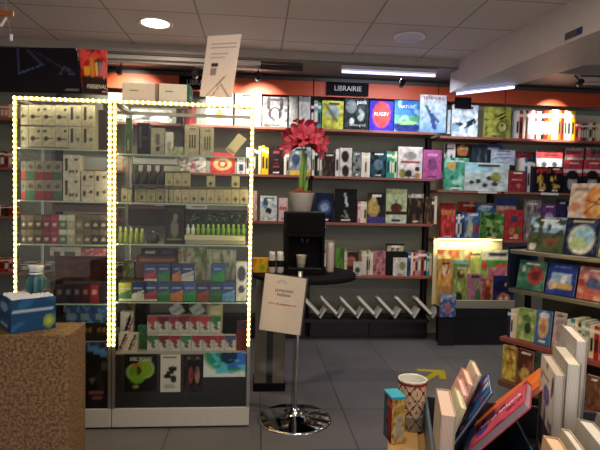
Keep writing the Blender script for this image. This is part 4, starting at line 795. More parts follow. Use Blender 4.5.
MB().box(-pw/2, pw/2, -.055, -.003, pz1-.006, pz1, '#5a3428', WOOD).build('top_rail', t); MB().tube([(-pw/2+.03, -.045, pz1-.014), (pw/2-.03, -.045, pz1-.014)], .006, '#ffe0a0', TUBE, 8).build('strip_tube', t)
tag(t, "cream backboard lit by a warm strip behind the children's picture books", 'panel')
KB(437, 470, 250, 300, zq, [('b', '#d8c040'), ('r', 0, .86, 1, 1, '#e0803c'), ('n', 4, '#e8e0a0', .05), ('r', 0, .7, 1, .8, '#58a8a8'), ('n', 5, '#c85a30', .2)], 'large yellow and orange picture book, lit, at back left', v=4.96, t=.015)
KB(457, 486, 249, 300, zq, [('b', '#b8c858'), ('r', 0, .85, 1, 1, '#e8d890'), ('e', .3, .92, .2, .05, '#b83c2c'), ('n', 4, '#88b050', .1)], 'large lime picture book with red mark at back', v=4.978, t=.015)
KB(481, 513, 250, 300, zq, [('b', '#7ab040'), ('r', 0, .82, 1, 1, '#e4e0c8'), ('e', .5, .92, .32, .035, '#3c4a40'), ('r', .0, .62, 1, .8, '#4c9a38'), ('e', .65, .7, .25, .05, '#b84c38'), ('e', .05, .72, .12, .08, '#c83830')], 'large house-shaped green picture book with white roof at back', v=4.96, t=.015)
KB(487, 512, 268, 300, zq, [('b', '#c86a80'), ('n', 4, '#e8a0a8', .1)], 'pink picture book behind the blue cap cover', v=4.943, t=.012)
KB(438, 452, 259, 300, zq, [('b', '#e8a83c'), ('e', .5, .75, .35, .12, '#f0d8a0'), ('n', 5, '#c85a28', .15), ('r', 0, .0, 1, .4, '#c88a48')], 'orange cover with pale face at left of lit ledge', v=4.925, t=.012)
KB(453, 468, 264, 300, zq, [('b', '#88a040'), ('e', .5, .75, .26, .1, '#6a4430'), ('e', .4, .2, .26, .12, '#33302a'), ('n', 5, '#c8c870', .1)], 'olive cover with brown animals on lit ledge', v=4.925, t=.012)
KB(467, 482.5, 274, 300, zq, [('b', '#b86a90'), ('n', 4, '#8a9a60', .1), ('e', .7, .3, .2, .2, '#4a7a48')], 'mauve pink cover with green patch on lit ledge', v=4.908, t=.01)
KB(482, 493, 279, 300, zq, [('b', '#c05a3c'), ('n', 5, '#e0a060', .1), ('e', .5, .4, .3, .3, '#8a3428')], 'small red-orange cover on lit ledge', v=4.925, t=.012)
KB(493.5, 514, 276, 300, zq, [('b', '#1f2c68'), ('e', .45, .62, .42, .22, '#121c50'), ('e', .5, .2, .32, .24, '#d07a4c'), ('e', .38, .25, .07, .07, '#f0e8d8'), ('e', .62, .25, .07, .07, '#f0e8d8'), ('e', .6, .72, .07, .06, '#d0a840')], 'blue cover with a capped round face at right of lit ledge', v=4.908, t=.012)
z0_ = W.hit(448, 318, 4.80)[1]
o = book(W, 4.80, 440, 456, 294, 317, None, [('b', '#3a62a8'), ('r', 0, .8, 1, 1, '#88a0c0'), ('n', 5, '#b0a8b8', .1), ('e', .5, .35, .26, .2, '#a86a80')], 'small blue picture book standing alone below the lit ledge', t=.012)
zz_ = o.location.z
o = MB().box(-.09, .09, -.01, .030, 0, .006, '#1a1a1c', BLACK).box(-.08, .08, .02, .030, -zz_+.002, 0, '#1a1a1c', BLACK).build('book_stand', None, (o.location.x, 4.80, zz_-.0075)); tag(o, 'black stand under the small blue picture book', 'stand')

# ---- far right bay
Q1, Q2, Q3, Q4 = RZ
spines(W, f1, 516, 548, 110, Q1, ['white', 'red', 'white', 'brown', 'pink', 'white', 'red', 'white', 'black', 'red'], 'on bright top shelf, far right', jit=.05)
spines(W, f1, 548, 575, 110, Q1, ['orange', 'cream', 'white', 'orange', 'red', 'cream', 'white', 'yellow'], 'right half of bright top shelf, far right', jit=.05)
spines(W, f1, 575, 600, 122, Q1, ['red', 'pink', 'red', 'brown', 'grey', 'cream', 'brown', 'yellow', 'white'], 'on top shelf, right edge')
spines(W, f1+.01, 600.5, 640, 122, Q1, ['red', 'white', 'blue', 'cream', 'brown'], 'on top shelf beyond right edge')
u0 = W.hit(575, 120, YB-.01)[0]; o = MB().box(0, .5, 0, .004, 0, .14, '#d8d4c8', PRINT).build('white_card', None, (u0, YB-.006, Q1+.17)); tag(o, 'plain white card on back panel at far right top shelf', 'card')
KB(515, 534, 152, 192, Q2, [('b', '#c8c4c0'), ('r', 0, .7, 1, 1, '#a83034'), ('n', 5, '#38507c', .15)], 'white cover with red band beside thin spines, far right bay', v=f1+.165)
spines(W, f1, 522, 535, 158, Q2, ['white', 'blue', 'white', 'dark blue', 'black'], 'on second shelf, far right bay')
for i, (a, b_) in enumerate(((535.5, 548), (548.5, 562))):
    KB(a, b_, 167, 193, Q2, [('b', '#18141a'), ('r', 0, .78, 1, .95, '#b8241c'), ('e', .35, .5, .22, .2, '#d8b028'), ('e', .6, .2, .25, .16, '#c89a28'), ('n', 6, '#101014', .1)], 'black cover with yellow blaze and red top, %s of two' % ['left', 'right'][i], v=f1-.02)
KB(536, 562, 151, 193, Q2, [('b', '#d8d4d4'), ('r', 0, .82, 1, 1, '#b83038'), ('e', .3, .68, .1, .06, '#5a6070'), ('e', .7, .68, .1, .06, '#5a6070')], 'white comic with red top behind black and yellow covers', v=f1+.035)
for i in range(2):
    KB(563+i*20, 582+i*20, 160, 193, Q2, [('b', '#c0303c'), ('r', 0, 0, 1, .5, '#1c1c22'), ('e', .5, .3, .25, .2, '#a8a4a8'), ('r', 0, .62, 1, .72, '#e8d8d8'), ('e', .5, .55, .3, .14, '#1a1a20')], 'red comic with black masked face, %s of two' % ['left', 'right'][i], v=f1)
    KB(565+i*20, 583+i*20, 148, 193, Q2, [('b', '#a8b0a8'), ('r', 0, .8, 1, .95, '#b83848'), ('n', 5, '#4a5a50', .1)], 'grey cover behind a red comic, %s of two' % ['left', 'right'][i], v=f1+.05)
KB(524, 541, 200, 238, Q3, [('b', '#8a8080'), ('n', 5, '#c8b8b0', .1), ('n', 6, '#5a4a58', .15)], 'greyish cover on third shelf of far right bay', v=f1)
KB(541.5, 556, 203, 238, Q3, [('b', '#6a3478'), ('e', .5, .6, .3, .14, '#b0a0b8')], 'purple cover on third shelf of far right bay', v=f1)
KB(556.5, 566, 199, 238, Q3, [('b', '#2a2c58')], 'narrow navy cover on third shelf of far right bay', v=f1)
spines(W, f1, 567, 600, 200, Q3, ['dark blue', 'red', 'grey', 'brown', 'teal', 'white'], 'third shelf, far right bay')
u0, zq_ = W.hit(541, 193, YS-.004); o = MB().box(0, .19, 0, .003, -.012, .012, '#d8d4d0', PRINT).build('price_strip', None, (u0, YS-.004, Q2-.012)); tag(o, 'white price strip on the shelf edge under black and yellow covers', 'label')
u0 = W.hit(478, 193, YS-.004)[0]; o = MB().box(0, .2, 0, .003, -.010, .010, '#c8c0b4', PRINT).build('price_strip', None, (u0, YS-.004, K2-.012)); tag(o, "white price strip on the children's bay second shelf edge", 'label')
u0 = W.hit(474, 240, YS-.004)[0]; o = MB().box(0, .2, 0, .003, -.010, .010, '#b8aca0', PRINT).build('price_strip', None, (u0, YS-.004, K3-.012)); tag(o, "white price strip on the children's bay third shelf edge", 'label')

# ------------------------------------------------------------------ freestanding display on the right
G = Frame(1.87, 3.48, -61)
def gz(px, py, v=0): return G.hit(px, py, v)[1]
gA, gB, gC = gz(518, 250), gz(522, 290), gz(506, 334)
u_end = G.hit(505, 300, 0)[0]
t = empty('display_stand', G.w(0, 0, 0), G.a); GL = 1.7
MB().box(-.078, -.062, .0, .36, gB-.05, gA+.02, '#4a5a78', METAL).box(-.05, -.03, .1, .36, .16, gC-.031, '#2a2c38', METAL).box(-.12, -.10, .3, .36, .16, gA, '#2a2c38', METAL).build('end_panel', t)
MB().box(GL, GL+.02, .0, .36, .08, gA+.02, '#4a5a78', METAL).build('end_panel', t)
MB().box(.001, GL-.001, .34, .36, .08, gA+.19, '#77756c', METAL).build('back_panel', t)
for z in (gA, gB): MB().box(-.061, GL-.001, -.0, .335, z-.03, z, '#b4b2a6', METAL).build('shelf', t, bevel=.003)
MB().box(-.05, GL, -.10, .335, gC-.03, gC, '#8a4436', WOOD).build('lower_shelf', t, bevel=.003)
MB().box(.001, GL-.001, .12, .335, gA+.17, gA+.185, '#b4b2a6', METAL).build('upper_tier', t, bevel=.002)
MB().box(-.02, GL, -.14, .335, .12, .16, '#6a4436', WOOD).build('bottom_shelf', t); MB().box(0, GL, .0, .33, 0, .12, '#1a1818', BLACK).build('base', t)
tag(t, "grey metal freestanding display of children's books at right", 'shelving')
def GB(x0, x1, y0, y1, z, art, label, v=.0, **k): return book(G, v, x0, x1, y0, y1, z, art, label, group="children's books on the freestanding display", **k)
lk = dict(lean=12, t=.015)
GB(527, 562.5, 217, 252, gA, [('b', '#4a5a38'), ('r', 0, .55, 1, 1, '#7ab0d8'), ('r', .1, .7, .95, .86, '#b8d4e4'), ('n', 5, '#3c4428', .0), ('e', .15, .12, .1, .1, '#d0ccc0'), ('e', .65, .3, .2, .1, '#7a4430')], 'sky blue and green picture book with pale title patch', v=.03, **lk)
GB(563, 597, 218, 257, gA, [('b', '#161a3c'), ('n', 8, '#34406c', .1), ('e', .5, .42, .38, .38, '#d0d8b8'), ('e', .55, .5, .30, .28, '#88b8c8'), ('e', .42, .3, .24, .18, '#a8c080'), ('r', .2, .86, .8, .93, '#b8b488')], 'navy picture book with a round moonlit window', v=.03, **lk)
GB(598, 628, 222, 262, gA, [('b', '#7a9a58'), ('n', 4, '#c8b858', .05), ('e', .3, .4, .2, .2, '#b04038')], 'yellow-green picture book cut by right edge, top display shelf', v=.03, **lk)
GB(567, 602, 183, 222, gA+.186, [('b', '#c8b4a0'), ('e', .78, .5, .34, .42, '#c87a30'), ('e', .8, .5, .2, .26, '#d8a050'), ('l', .5, .3, 1, .75, .02, '#8a4a20'), ('l', .5, .6, 1, .5, .02, '#8a4a20'), ('e', .18, .45, .14, .1, '#c8784a'), ('r', .12, .84, .5, .88, '#8a7468')], 'large cream picture book with an orange sun face', v=.15, lean=10, t=.015)
GB(516, 543, 261, 293, gB, [('b', '#2f6a58'), ('n', 4, '#4c8a70', .1), ('e', .66, .5, .28, .3, '#a8342c'), ('e', .66, .5, .16, .16, '#6a2420'), ('e', .2, .7, .08, .1, '#a8b8a0')], 'green picture book with big red round creature', v=.03, **lk)
GB(545, 574, 264, 300, gB, [('b', '#1c3890'), ('r', .12, .35, .88, .7, '#88b0d0'), ('r', .15, .2, .9, .34, '#c8a038'), ('e', .2, .3, .14, .16, '#d8b8a0'), ('e', .6, .5, .1, .14, '#e8e4e0'), ('r', .2, .84, .8, .9, '#5a78b8')], 'royal blue picture book with boat scene, second display shelf', v=.03, **lk)
GB(576, 612, 268, 307, gB, [('b', '#c05a40'), ('r', 0, .6, 1, 1, '#b06a70'), ('e', .5, .5, .3, .18, '#4a5a80'), ('n', 5, '#d8987c', .12), ('e', .1, .5, .1, .1, '#9a2c2c')], 'red-orange picture book with blue fish shape, cut by right edge', v=.03, **lk)
spines(G, -.06, 507, 515.5, 309, gC, ['dark blue', 'white', 'cream'], 'at left end of wooden display shelf', jit=.05, yref=330)
GB(517, 534, 309, 337, gC, [('b', '#7a9a4c'), ('n', 4, '#b8c080', .05), ('e', .6, .4, .2, .18, '#38402c'), ('e', .5, .7, .25, .1, '#4a7030')], 'green picture book with small dark animal, wooden display shelf', v=-.05, lean=6, t=.015)
GB(534.5, 550, 311, 341, gC, [('b', '#2c6a98'), ('e', .5, .55, .34, .36, '#d0a868'), ('e', .5, .85, .3, .1, '#d8d4d0'), ('e', .5, .5, .2, .16, '#c07a58')], 'blue picture book with yellow figure, wooden display shelf', v=-.05, lean=6, t=.015)
GB(552, 564, 313, 345, gC, [('b', '#b8a49c'), ('r', .2, .2, .8, .8, '#a88a84')], 'pale pinkish book behind the foreground white books', v=-.05, lean=6, t=.015)
spines(G, -.06, 566, 612, 322, gC, ['white', 'teal', 'cream', 'brown', 'pale green', 'grey', 'cream', 'red', 'pink', 'red', 'red'], 'at right of wooden display shelf', jit=.1, yref=345)
GB(502, 516, 346, 380, .162, [('b', '#c0a020'), ('n', 4, '#a85028', .05), ('n', 5, '#d8c848', .15)], 'yellow and rust book on the bottom display shelf', v=-.10, t=.02)
GB(517, 533, 350, 384, .162, [('b', '#5a2c1c'), ('n', 4, '#8a4a28', .05), ('e', .5, .3, .3, .2, '#c8a848')], 'dark rust book with yellow patch, bottom display shelf', v=-.10, t=.02)
GB(534, 556, 354, 392, .162, [('b', '#3a4a3a'), ('n', 4, '#2a2c28', .05)], 'dark green book on the bottom display shelf', v=-.10, t=.02)
GB(574, 584, 378, 415, .162, [('b', '#3c8a94'), ('n', 4, '#6ab0b8', .1)], 'teal book beside brown one, bottom display shelf', v=-.10, t=.02)
GB(585, 600, 376, 418, .162, [('b', '#6a4028'), ('n', 4, '#8a5a3c', .1)], 'brown book at right edge, bottom display shelf', v=-.10, t=.02)
GB(602, 640, 376, 424, .162, [('b', '#2c6a74')], 'blue-green book beyond right edge, bottom display shelf', v=-.10, t=.02)

# ------------------------------------------------------------------ table with coffee machine and amaryllis
tcx, tcy = W.hit(303.5, 272, 3.78)[0], 3.80; TZ = .872
t = empty('round_table', (.12, 3.75, 0))
MB().lathe([(.0001, TZ-.035), (.375, TZ-.035), (.38, TZ-.03), (.38, TZ-.006), (.375, TZ), (.0001, TZ)], '#121114', mat('matt_black', .85, 0, .03), 48, tcx-.12, -.03).build('tabletop', t)
ux0 = W.hit(253.5, 360, 3.66)[0]; ux1 = W.hit(286, 360, 3.66)[0]; um = (ux0+ux1)/2; hw = (ux1-ux0)/2
MB().box(um-.12-hw, um-.12+hw, -.09, .13, 0, .055, '#0c0b0c', mat('matt_black', .85, 0, .03)).build('pedestal_base', t)
MB().box(um-.12-hw+.008, um-.12-.022, -.075, .115, .056, TZ-.031, '#5c5448', GLOSSB).box(um-.12+.022, um-.12+hw-.008, -.075, .115, .056, TZ-.031, '#5c5448', GLOSSB).build('pedestal_side', t)
MB().box(um-.12-.021, um-.12+.021, -.085, .12, .056, TZ-.031, '#0e0d0e', GLOSSB).build('pedestal_spine', t)
tag(t, 'round black table on boxy pedestal carrying the coffee machine', 'table')
# coffee machine
mv = 3.60; ua = W.hit(286, 245, mv)[0]; ub = W.hit(325, 245, mv)[0]; zt_ = W.hit(306, 213, mv)[1]; h = zt_-TZ; wd = ub-ua
t = empty('coffee_machine', ((ua+ub)/2, mv, TZ+.001)); hw = wd/2
MB().box(-hw, hw, .10, .38, .0, h, '#0d0c0e', mat('matt_black', .85, 0, .03)).box(-hw, hw, 0, .10, h*.60, h, '#0d0c0e', mat('matt_black', .85, 0, .03)).box(-hw, -hw+.02, 0, .10, .045, h*.6, '#0d0c0e', mat('matt_black', .85, 0, .03)).box(hw-.02, hw, 0, .10, .045, h*.6, '#0d0c0e', mat('matt_black', .85, 0, .03)).build('body', t, bevel=.008)
MB().box(-hw+.02, hw-.02, -.004, 0, h*.68, h*.93, '#0a0a0b', mat('matt_black', .85, 0, .03)).build('front_screen', t, bevel=.002)
MB().tube([(-.02, .06, h*.6), (-.02, .06, h*.5)], .012, '#26262a', PLAST, 12).tube([(.02, .06, h*.6), (.02, .06, h*.5)], .012, '#26262a', PLAST, 12).build('spout', t)
MB().box(-hw, hw, -.03, .10, 0, .04, '#0c0b0c', mat('matt_black', .85, 0, .03)).build('drip_tray', t, bevel=.003)
b = MB()
for i in range(12): b.box(-hw+.02+i*(wd-.04)/12, -hw+.02+(i+.6)*(wd-.04)/12, -.02, .095, .041, .045, '#6a6a6e', METAL)
b.build('drip_grid', t)
for zz_ in (.33, .16): MB().tube([(hw, .05, zz_), (hw+.012, .05, zz_)], .014, '#8a2024', PLAST, 12).build('side_knob', t)
MB().box(-hw+.01, hw-.01, .02, .36, h, h+.006, '#1c1b1e', PLAST).build('cup_warmer', t)
tag(t, 'black coffee machine on the round table with amaryllis pot on top', 'coffee machine')
u, z = W.hit(301, 266, mv+.03); zc_ = TZ+.047
o = MB().lathe([(.0001, .002), (.026, .0), (.036, .085), (.038, .088), (.034, .086), (.025, .006), (.0001, .006)], '#c8c2ae', PRINT, 24).build('paper_cup', None, (u, mv+.03, zc_)); MB().lathe([(.0285, .022), (.0335, .06)], '#a89c84', PRINT, 24).build('sleeve_band', o)
tag(o, 'small white paper cup on the coffee machine tray', 'cup')
# amaryllis
pz = TZ+.001+h+.007
t = empty('potted_amaryllis', (W.hit(301, 205, 3.72)[0], 3.72, pz)); zr_ = W.hit(301, 193, 3.72)[1]-pz
MB().lathe([(.0001, 0), (.072, 0), (.092, zr_*.98), (.097, zr_), (.091, zr_), (.086, zr_*.85), (.0001, zr_*.85)], '#e6e0d6', CERAM, 32).build('pot', t)
MB().lathe([(.0001, zr_*.86), (.035, zr_*.9), (.05, zr_*1.02), (.03, zr_*1.2), (.012, zr_*1.3)], '#7a3a20', SOIL, 18, -.01, 0).lathe([(.0001, zr_*.86), (.025, zr_*.9), (.03, zr_*1.0), (.01, zr_*1.15)], '#8a4428', SOIL, 14, .055, .01).lathe([(.0001, zr_*.86), (.025, zr_*.9), (.03, zr_*1.0), (.01, zr_*1.15)], '#7c4026', SOIL, 14, -.055, .02).build('bulb', t)
zf = W.hit(306, 150, 3.72)[1]-pz
MB().tube([(-.01, 0, zr_*1.1), (-.004, 0, zr_+.1), (.008, 0, zf)], [.017, .015, .014], '#6f9a3c', LEAF, 12).build('stem', t)
MB().tube([(.01, .01, zr_*1.1), (.022, .012, zr_+.1), (.03, .01, zf*.95)], [.014, .013, .011], '#5f8a34', LEAF, 12).build('stem', t)
def leaf(base, dirx, ln, wd_):
    b = MB(); n = 8; k = len(b.v)
    for i in range(n+1):
        s_ = i/n; w_ = wd_*math.sin(math.pi*(.12+.88*s_))*.9+.002; x = base[0]+dirx*ln*s_*s_*.6; z = base[2]+ln*s_
        b.v += [(x-w_, base[1]-.004, z), (x, base[1], z), (x+w_, base[1]-.004, z)]
    for i in range(n):
        for j in range(2): a = k+i*3+j; b.face([a, a+1, a+4, a+3], lin('#5f8c38'), LEAF, True)
    return b.build('leaf', t)
leaf((.03, -.012, zr_*1.05), .25, .10, .011)
def flower(direction, sc, col, col2):
    b = MB(); D = Vector(direction).normalized(); q = D.to_track_quat('Z', 'Y'); n = 7
    for k in range(6):
        an = k*math.pi/3+(.2 if k % 2 else 0); r0 = .004; base = len(b.v); w0 = (.030 if k % 2 else .024)*sc
        for i in range(n+1):
            s_ = i/n; rad = (r0+.075*sc*(s_**1.35)); hz = .085*sc*(math.sin(s_*1.75)) ; ww = w0*math.sin(math.pi*min(1, .08+.9*s_))**.8*(1-.25*s_)
            if i == n: ww = .0008
            for j, o_ in enumerate((-1, -.5, 0, .5, 1)):
                rr = rad-.006*sc*abs(o_)**2*-1; x = rr*math.cos(an)-o_*ww*math.sin(an); y = rr*math.sin(an)+o_*ww*math.cos(an)
                b.v.append(tuple(q @ Vector((x, y, hz-.01*sc*(1-abs(o_))))))
        for i in range(n):
            c = lin(col2 if i < 2 else col)
            for j in range(4): a = base+i*5+j; b.face([a, a+1, a+6, a+5], c, LEAF, True)
    for k in range(5):
        an = k*1.256; b.tube([q @ Vector((0, 0, 0)), q @ Vector((.012*math.cos(an), .012*math.sin(an), .06*sc)), q @ Vector((.02*math.cos(an), .02*math.sin(an), .085*sc))], .0016, '#e8b0a0', LEAF, 5)
    f = b.build('flower', t); f.location = Vector((.016, 0, zf+.045))+D*.05; f.scale = (1.12, 1.12, 1.12)
    return f
for d, s_, c, c2 in (((-1, -.5, -.1), 1.15, '#cc3c56', '#8a2030'), ((-.5, -.9, .25), 1.05, '#d44862', '#902434'), ((.15, -1, .35), 1.05, '#dc5870', '#982838'), ((.75, -.7, .1), 1.1, '#cc405a', '#8c2030'), ((1, -.3, -.25), 1.1, '#e0647c', '#a03040'), ((-.55, .1, .85), 1.1, '#c43450', '#801c2c'), ((.1, 0, 1), 1.2, '#d04460', '#881e2e'), ((.7, .2, .75), 1.05, '#c83a56', '#801c2c'), ((0, .8, .4), 1.0, '#b02236', '#781a28')):
    flower(d, s_, c, c2)
for dx in (-.05, .05): MB().tube([(.01, 0, zf-.01), (.01+dx*.5, -.02, zf+.03), (.01+dx, -.03, zf+.05)], .005, '#7a9a48', LEAF, 8).build('flower_stalk', t)
tag(t, 'red amaryllis in a white tapered pot on the coffee machine', 'plant')
# things beside the machine
def jar(px0, px1, y0, y1, v, col, cap, label, name='jar', lab=None):
    u0 = W.hit(px0, y0, v)[0]; u1 = W.hit(px1, y0, v)[0]; z = TZ+.001; z0 = max(W.hit(px0, y1, v)[1], z); h_ = W.hit((px0+px1)/2, y0, v)[1]-z0; r = (u1-u0)/2
    o = MB().lathe([(.0001, 0), (r*.95, 0), (r, .01), (r, h_*.8), (r*.8, h_*.86)], col, PLAST, 20).build(name, None, ((u0+u1)/2, v+r, z0)); MB().lathe([(r*.85, h_*.86), (r*.85, h_), (.0001, h_)], cap, PLAST, 20).build('lid', o)
    if lab: MB().lathe([(r+.001, h_*.3), (r+.001, h_*.6)], lab, PRINT, 20).build('jar_label', o)
    return tag(o, label, 'jar')
jar(269, 276, 252, 275, 3.62, '#b0a8a0', '#d0ccc8', 'clear jar with white lid left of the machine, left one', lab='#1a1616')
jar(277, 284.5, 252, 275, 3.62, '#b8b4b0', '#dcd8d4', 'clear jar with white lid left of the machine, right one', lab='#1a1616')
jar(327, 335, 243, 275, 3.70, '#b8a8a0', '#c8c0ba', 'tall pale pink flask right of the coffee machine', name='flask')
u0, _ = W.hit(253, 262, 3.66); u1, _ = W.hit(268.5, 262, 3.66); ztop_ = W.hit(260, 258.5, 3.66)[1]
b = MB(); wd = u1-u0; b.grid((-wd/2, 0, 0), (wd, 0, 0), (0, 0, ztop_-TZ-.002), 10, 8, painter([('b', '#d0a418'), ('n', 5, '#c86a20', .1), ('e', .6, .35, .2, .2, '#6a9a30')], 3), PRINT).box(-wd/2, wd/2, .0004, .09, 0, ztop_-TZ-.002, '#c89c18', PRINT)
o = b.build('tea_box', None, ((u0+u1)/2, 3.66, TZ+.001), bevel=.001); tag(o, 'yellow tea box at left end of the round table', 'box')
# ------------------------------------------------------------------ sign stand
base = Vector((.274, 3.19, 0)); t = empty('sign_stand', base)
MB().lathe([(.0001, 0), (.236, 0), (.238, .006), (.22, .012), (.12, .022), (.05, .034), (.032, .05), (.026, .07), (.0001, .072)], '#c8c8cc', CHROME, 48).build('base', t)
pt = W.hit(300, 285, 3.19); px_ = pt[0]-base.x
MB().tube([(0, 0, .07), (px_, 0, .95)], .0125, '#b8b4ac', METAL, 14).build('pole', t)
MB().tube([(-.02, -.014, .05), (-.024, -.014, .1), (-.018, -.014, .3), (-.016, -.014, .6)], .0025, '#161414', PLAST, 6).build('cable', t)
pv = 3.19-.02; Q = [W.hit(*p, pv) for p in ((262, 328), (265, 274), (304, 280), (299, 334))]
c = Vector(((Q[0][0]+Q[3][0])/2, pv, (Q[0][1]+Q[3][1])/2)); brd = MB()
cx_ = sum(q[0] for q in Q)/4; cz_ = sum(q[1] for q in Q)/4; ang = math.atan2(Q[2][0]-Q[3][0]+Q[1][0]-Q[0][0], Q[1][1]-Q[0][1]+Q[2][1]-Q[3][1])
W_ = .262; H_ = .36
fr = MB().box(-W_/2-.004, W_/2+.010, .001, .014, -H_/2-.004, H_/2+.004, '#3a3632', PLAST).build('board_frame', t, (cx_-base.x, pv-base.y-.006, cz_), (0, R(5.5), R(-12)))
b = MB(); b.grid((-W_/2, 0, -H_/2), (W_, 0, 0), (0, 0, H_), 26, 34, painter([('b', '#c9bdb0'), ('e', .42, .88, .13, .035, '#a8a0b4'), ('e', .42, .865, .10, .02, '#c4b8b4'), ('r', .56, .835, .68, .85, '#5a5458')]), PRINT)
b.box(-W_/2, W_/2, .0003, .001, -H_/2, H_/2, '#c9bdb0', PRINT); sh_ = b.build('paper_sheet', fr)
for body, s_, cc, fz, fw, fx in (('LE PIQUANT', .022, '#3c3838', .15, .44, 0), ('PASSION', .022, '#4a4646', .075, .32, 0), ('DES POINTS', .022, '#3c3838', .15, .0, 0), ('merci de patienter ici', .018, '#a83838', -.085, .68, -.02)):
    if fw: text(body, s_, cc, fr, (fx*W_, -.0012, fz*H_+.03), (R(90), 0, 0), width=fw*W_)
tag(t, 'chrome sign stand with printed white sheet in front of the table', 'sign stand')
# ------------------------------------------------------------------ floor arrow
z = .0006; P_ = [onz(*p, z) for p in ((417, 370), (440, 371), (443, 379), (422, 381.5))]
tip, b1, b2, tl = P_[1], P_[0], P_[2], P_[3]
def strip(a, e, w_):
    d = (e-a).normalized(); n_ = Vector((-d.y, d.x, 0))*w_/2; return [a-n_, e-n_, e+n_, a+n_]
c = (tip+tl)/2; b = MB()
for i, (a, e) in enumerate(((b1, tip), (b2, tip+Vector((.02, .02, 0))), (tl, tip-Vector((.02, .02, 0))))):
    q = strip(a, e, .055); b.poly([p-c+Vector((0, 0, i*.0002)) for p in q], '#b8a818', PRINT)
o = b.build('floor_arrow', None, c); tag(o, 'yellow arrow sticker on the grey floor tiles', 'sticker')

# ------------------------------------------------------------------ patterned block and the blue sachet box, near left
def fabric():
    m = bpy.data.materials.new('floral_fabric'); m.use_nodes = True; nt = m.node_tree; N = nt.nodes; L = nt.links; b = N['Principled BSDF']; b.inputs['Roughness'].default_value = .75
    tc = N.new('ShaderNodeTexCoord'); v = N.new('ShaderNodeTexVoronoi'); v.inputs['Scale'].default_value = 95; nz = N.new('ShaderNodeTexNoise'); nz.inputs['Scale'].default_value = 75; nz.inputs['Detail'].default_value = 3
    L.new(tc.outputs['Object'], nz.inputs['Vector']); L.new(tc.outputs['Object'], v.inputs['Vector'])
    r1 = N.new('ShaderNodeValToRGB'); e = r1.color_ramp.elements; e[0].position = .38; e[0].color = (*lin('#5a3e28'), 1); e[1].position = .58; e[1].color = (*lin('#8c7048'), 1); L.new(nz.outputs[0], r1.inputs[0])
    r2 = N.new('ShaderNodeValToRGB'); e = r2.color_ramp.elements; e[0].position = .20; e[0].color = (1, 1, 1, 1); e[1].position = .34; e[1].color = (0, 0, 0, 1); L.new(v.outputs[0], r2.inputs[0])
    mx = N.new('ShaderNodeMix'); mx.data_type = 'RGBA'; L.new(r2.outputs[0], mx.inputs[0]); L.new(r1.outputs[0], mx.inputs[6])
    hue = N.new('ShaderNodeValToRGB'); e = hue.color_ramp.elements; e[0].color = (*lin('#3a2a1e'), 1); e[1].color = (*lin('#7a4a38'), 1); L.new(v.outputs['Color'], hue.inputs[0]); L.new(hue.outputs[0], mx.inputs[7])
    L.new(mx.outputs[2], b.inputs['Base Color']); return m
FAB = fabric()
bz = .79
t = empty('fabric_covered_block', (-.804, 2.27, 0))
MB().box(-.62, 0, 0, .235, 0, bz, '#8a6a48', FAB).build('covered_body', t, bevel=.006)
MB().box(-.621, .001, -.001, .0005, .0, .012, '#4a3020', FAB).build('hem', t)
tag(t, 'tall block covered in brown floral fabric at near left', 'stand')
# blue display box of sachets
bx0 = onz(14, 332, bz+.002); yb = 2.31
ul = W.hit(-30, 320, yb)[0]; ur = W.hit(51.5, 320, yb)[0]; umid = W.hit(14, 320, yb)[0]; zt_ = W.hit(30, 300, yb)[1]-bz
RB = R(38); wr = .182; db = .20; t = empty('sachet_box', (umid, 2.285, bz+.001), RB)
art = painter([('b', '#1f4468'), ('n', 3, '#2c5c84', .1), ('r', .02, .62, .96, .66, '#a8bcc8'), ('r', .02, .54, .96, .57, '#88a0b0'), ('e', .84, .26, .13, .2, '#7a9440'), ('e', .84, .26, .07, .1, '#a8b048')], 2)
art2 = painter([('b', '#234a6c'), ('n', 3, '#33648a', .1), ('r', .1, .1, .7, .2, '#9ab0bc'), ('e', .4, .7, .3, .14, '#88a8c0'), ('r', .1, .3, .9, .33, '#7c94a4')], 4)
b = MB(); b.grid((0, 0, 0), (wr, 0, 0), (0, 0, zt_), 26, 14, art, PRINT).grid((0, db, 0), (0, -db, 0), (0, 0, zt_), 18, 14, art2, PRINT)
b.box(.0004, wr, .0004, .004, 0, zt_, '#1f4468', PRINT).box(.0004, .004, .004, db, 0, zt_, '#1f4468', PRINT).box(wr-.004, wr, .004, db, 0, zt_, '#1f4468', PRINT).box(.004, wr-.004, db-.004, db, 0, zt_, '#1f4468', PRINT).box(.004, wr-.004, .004, db-.004, 0, .004, '#1f4468', PRINT).build('carton', t)
MB().box(.005, wr-.005, .005, db-.005, zt_*.5, zt_*.5+.002, '#33302c', PRINT).build('tray_insert', t)
tag(t, 'blue display box with silver line full of sachets on fabric block', 'box')
protos = {}
ca, sa = math.cos(RB), math.sin(RB)
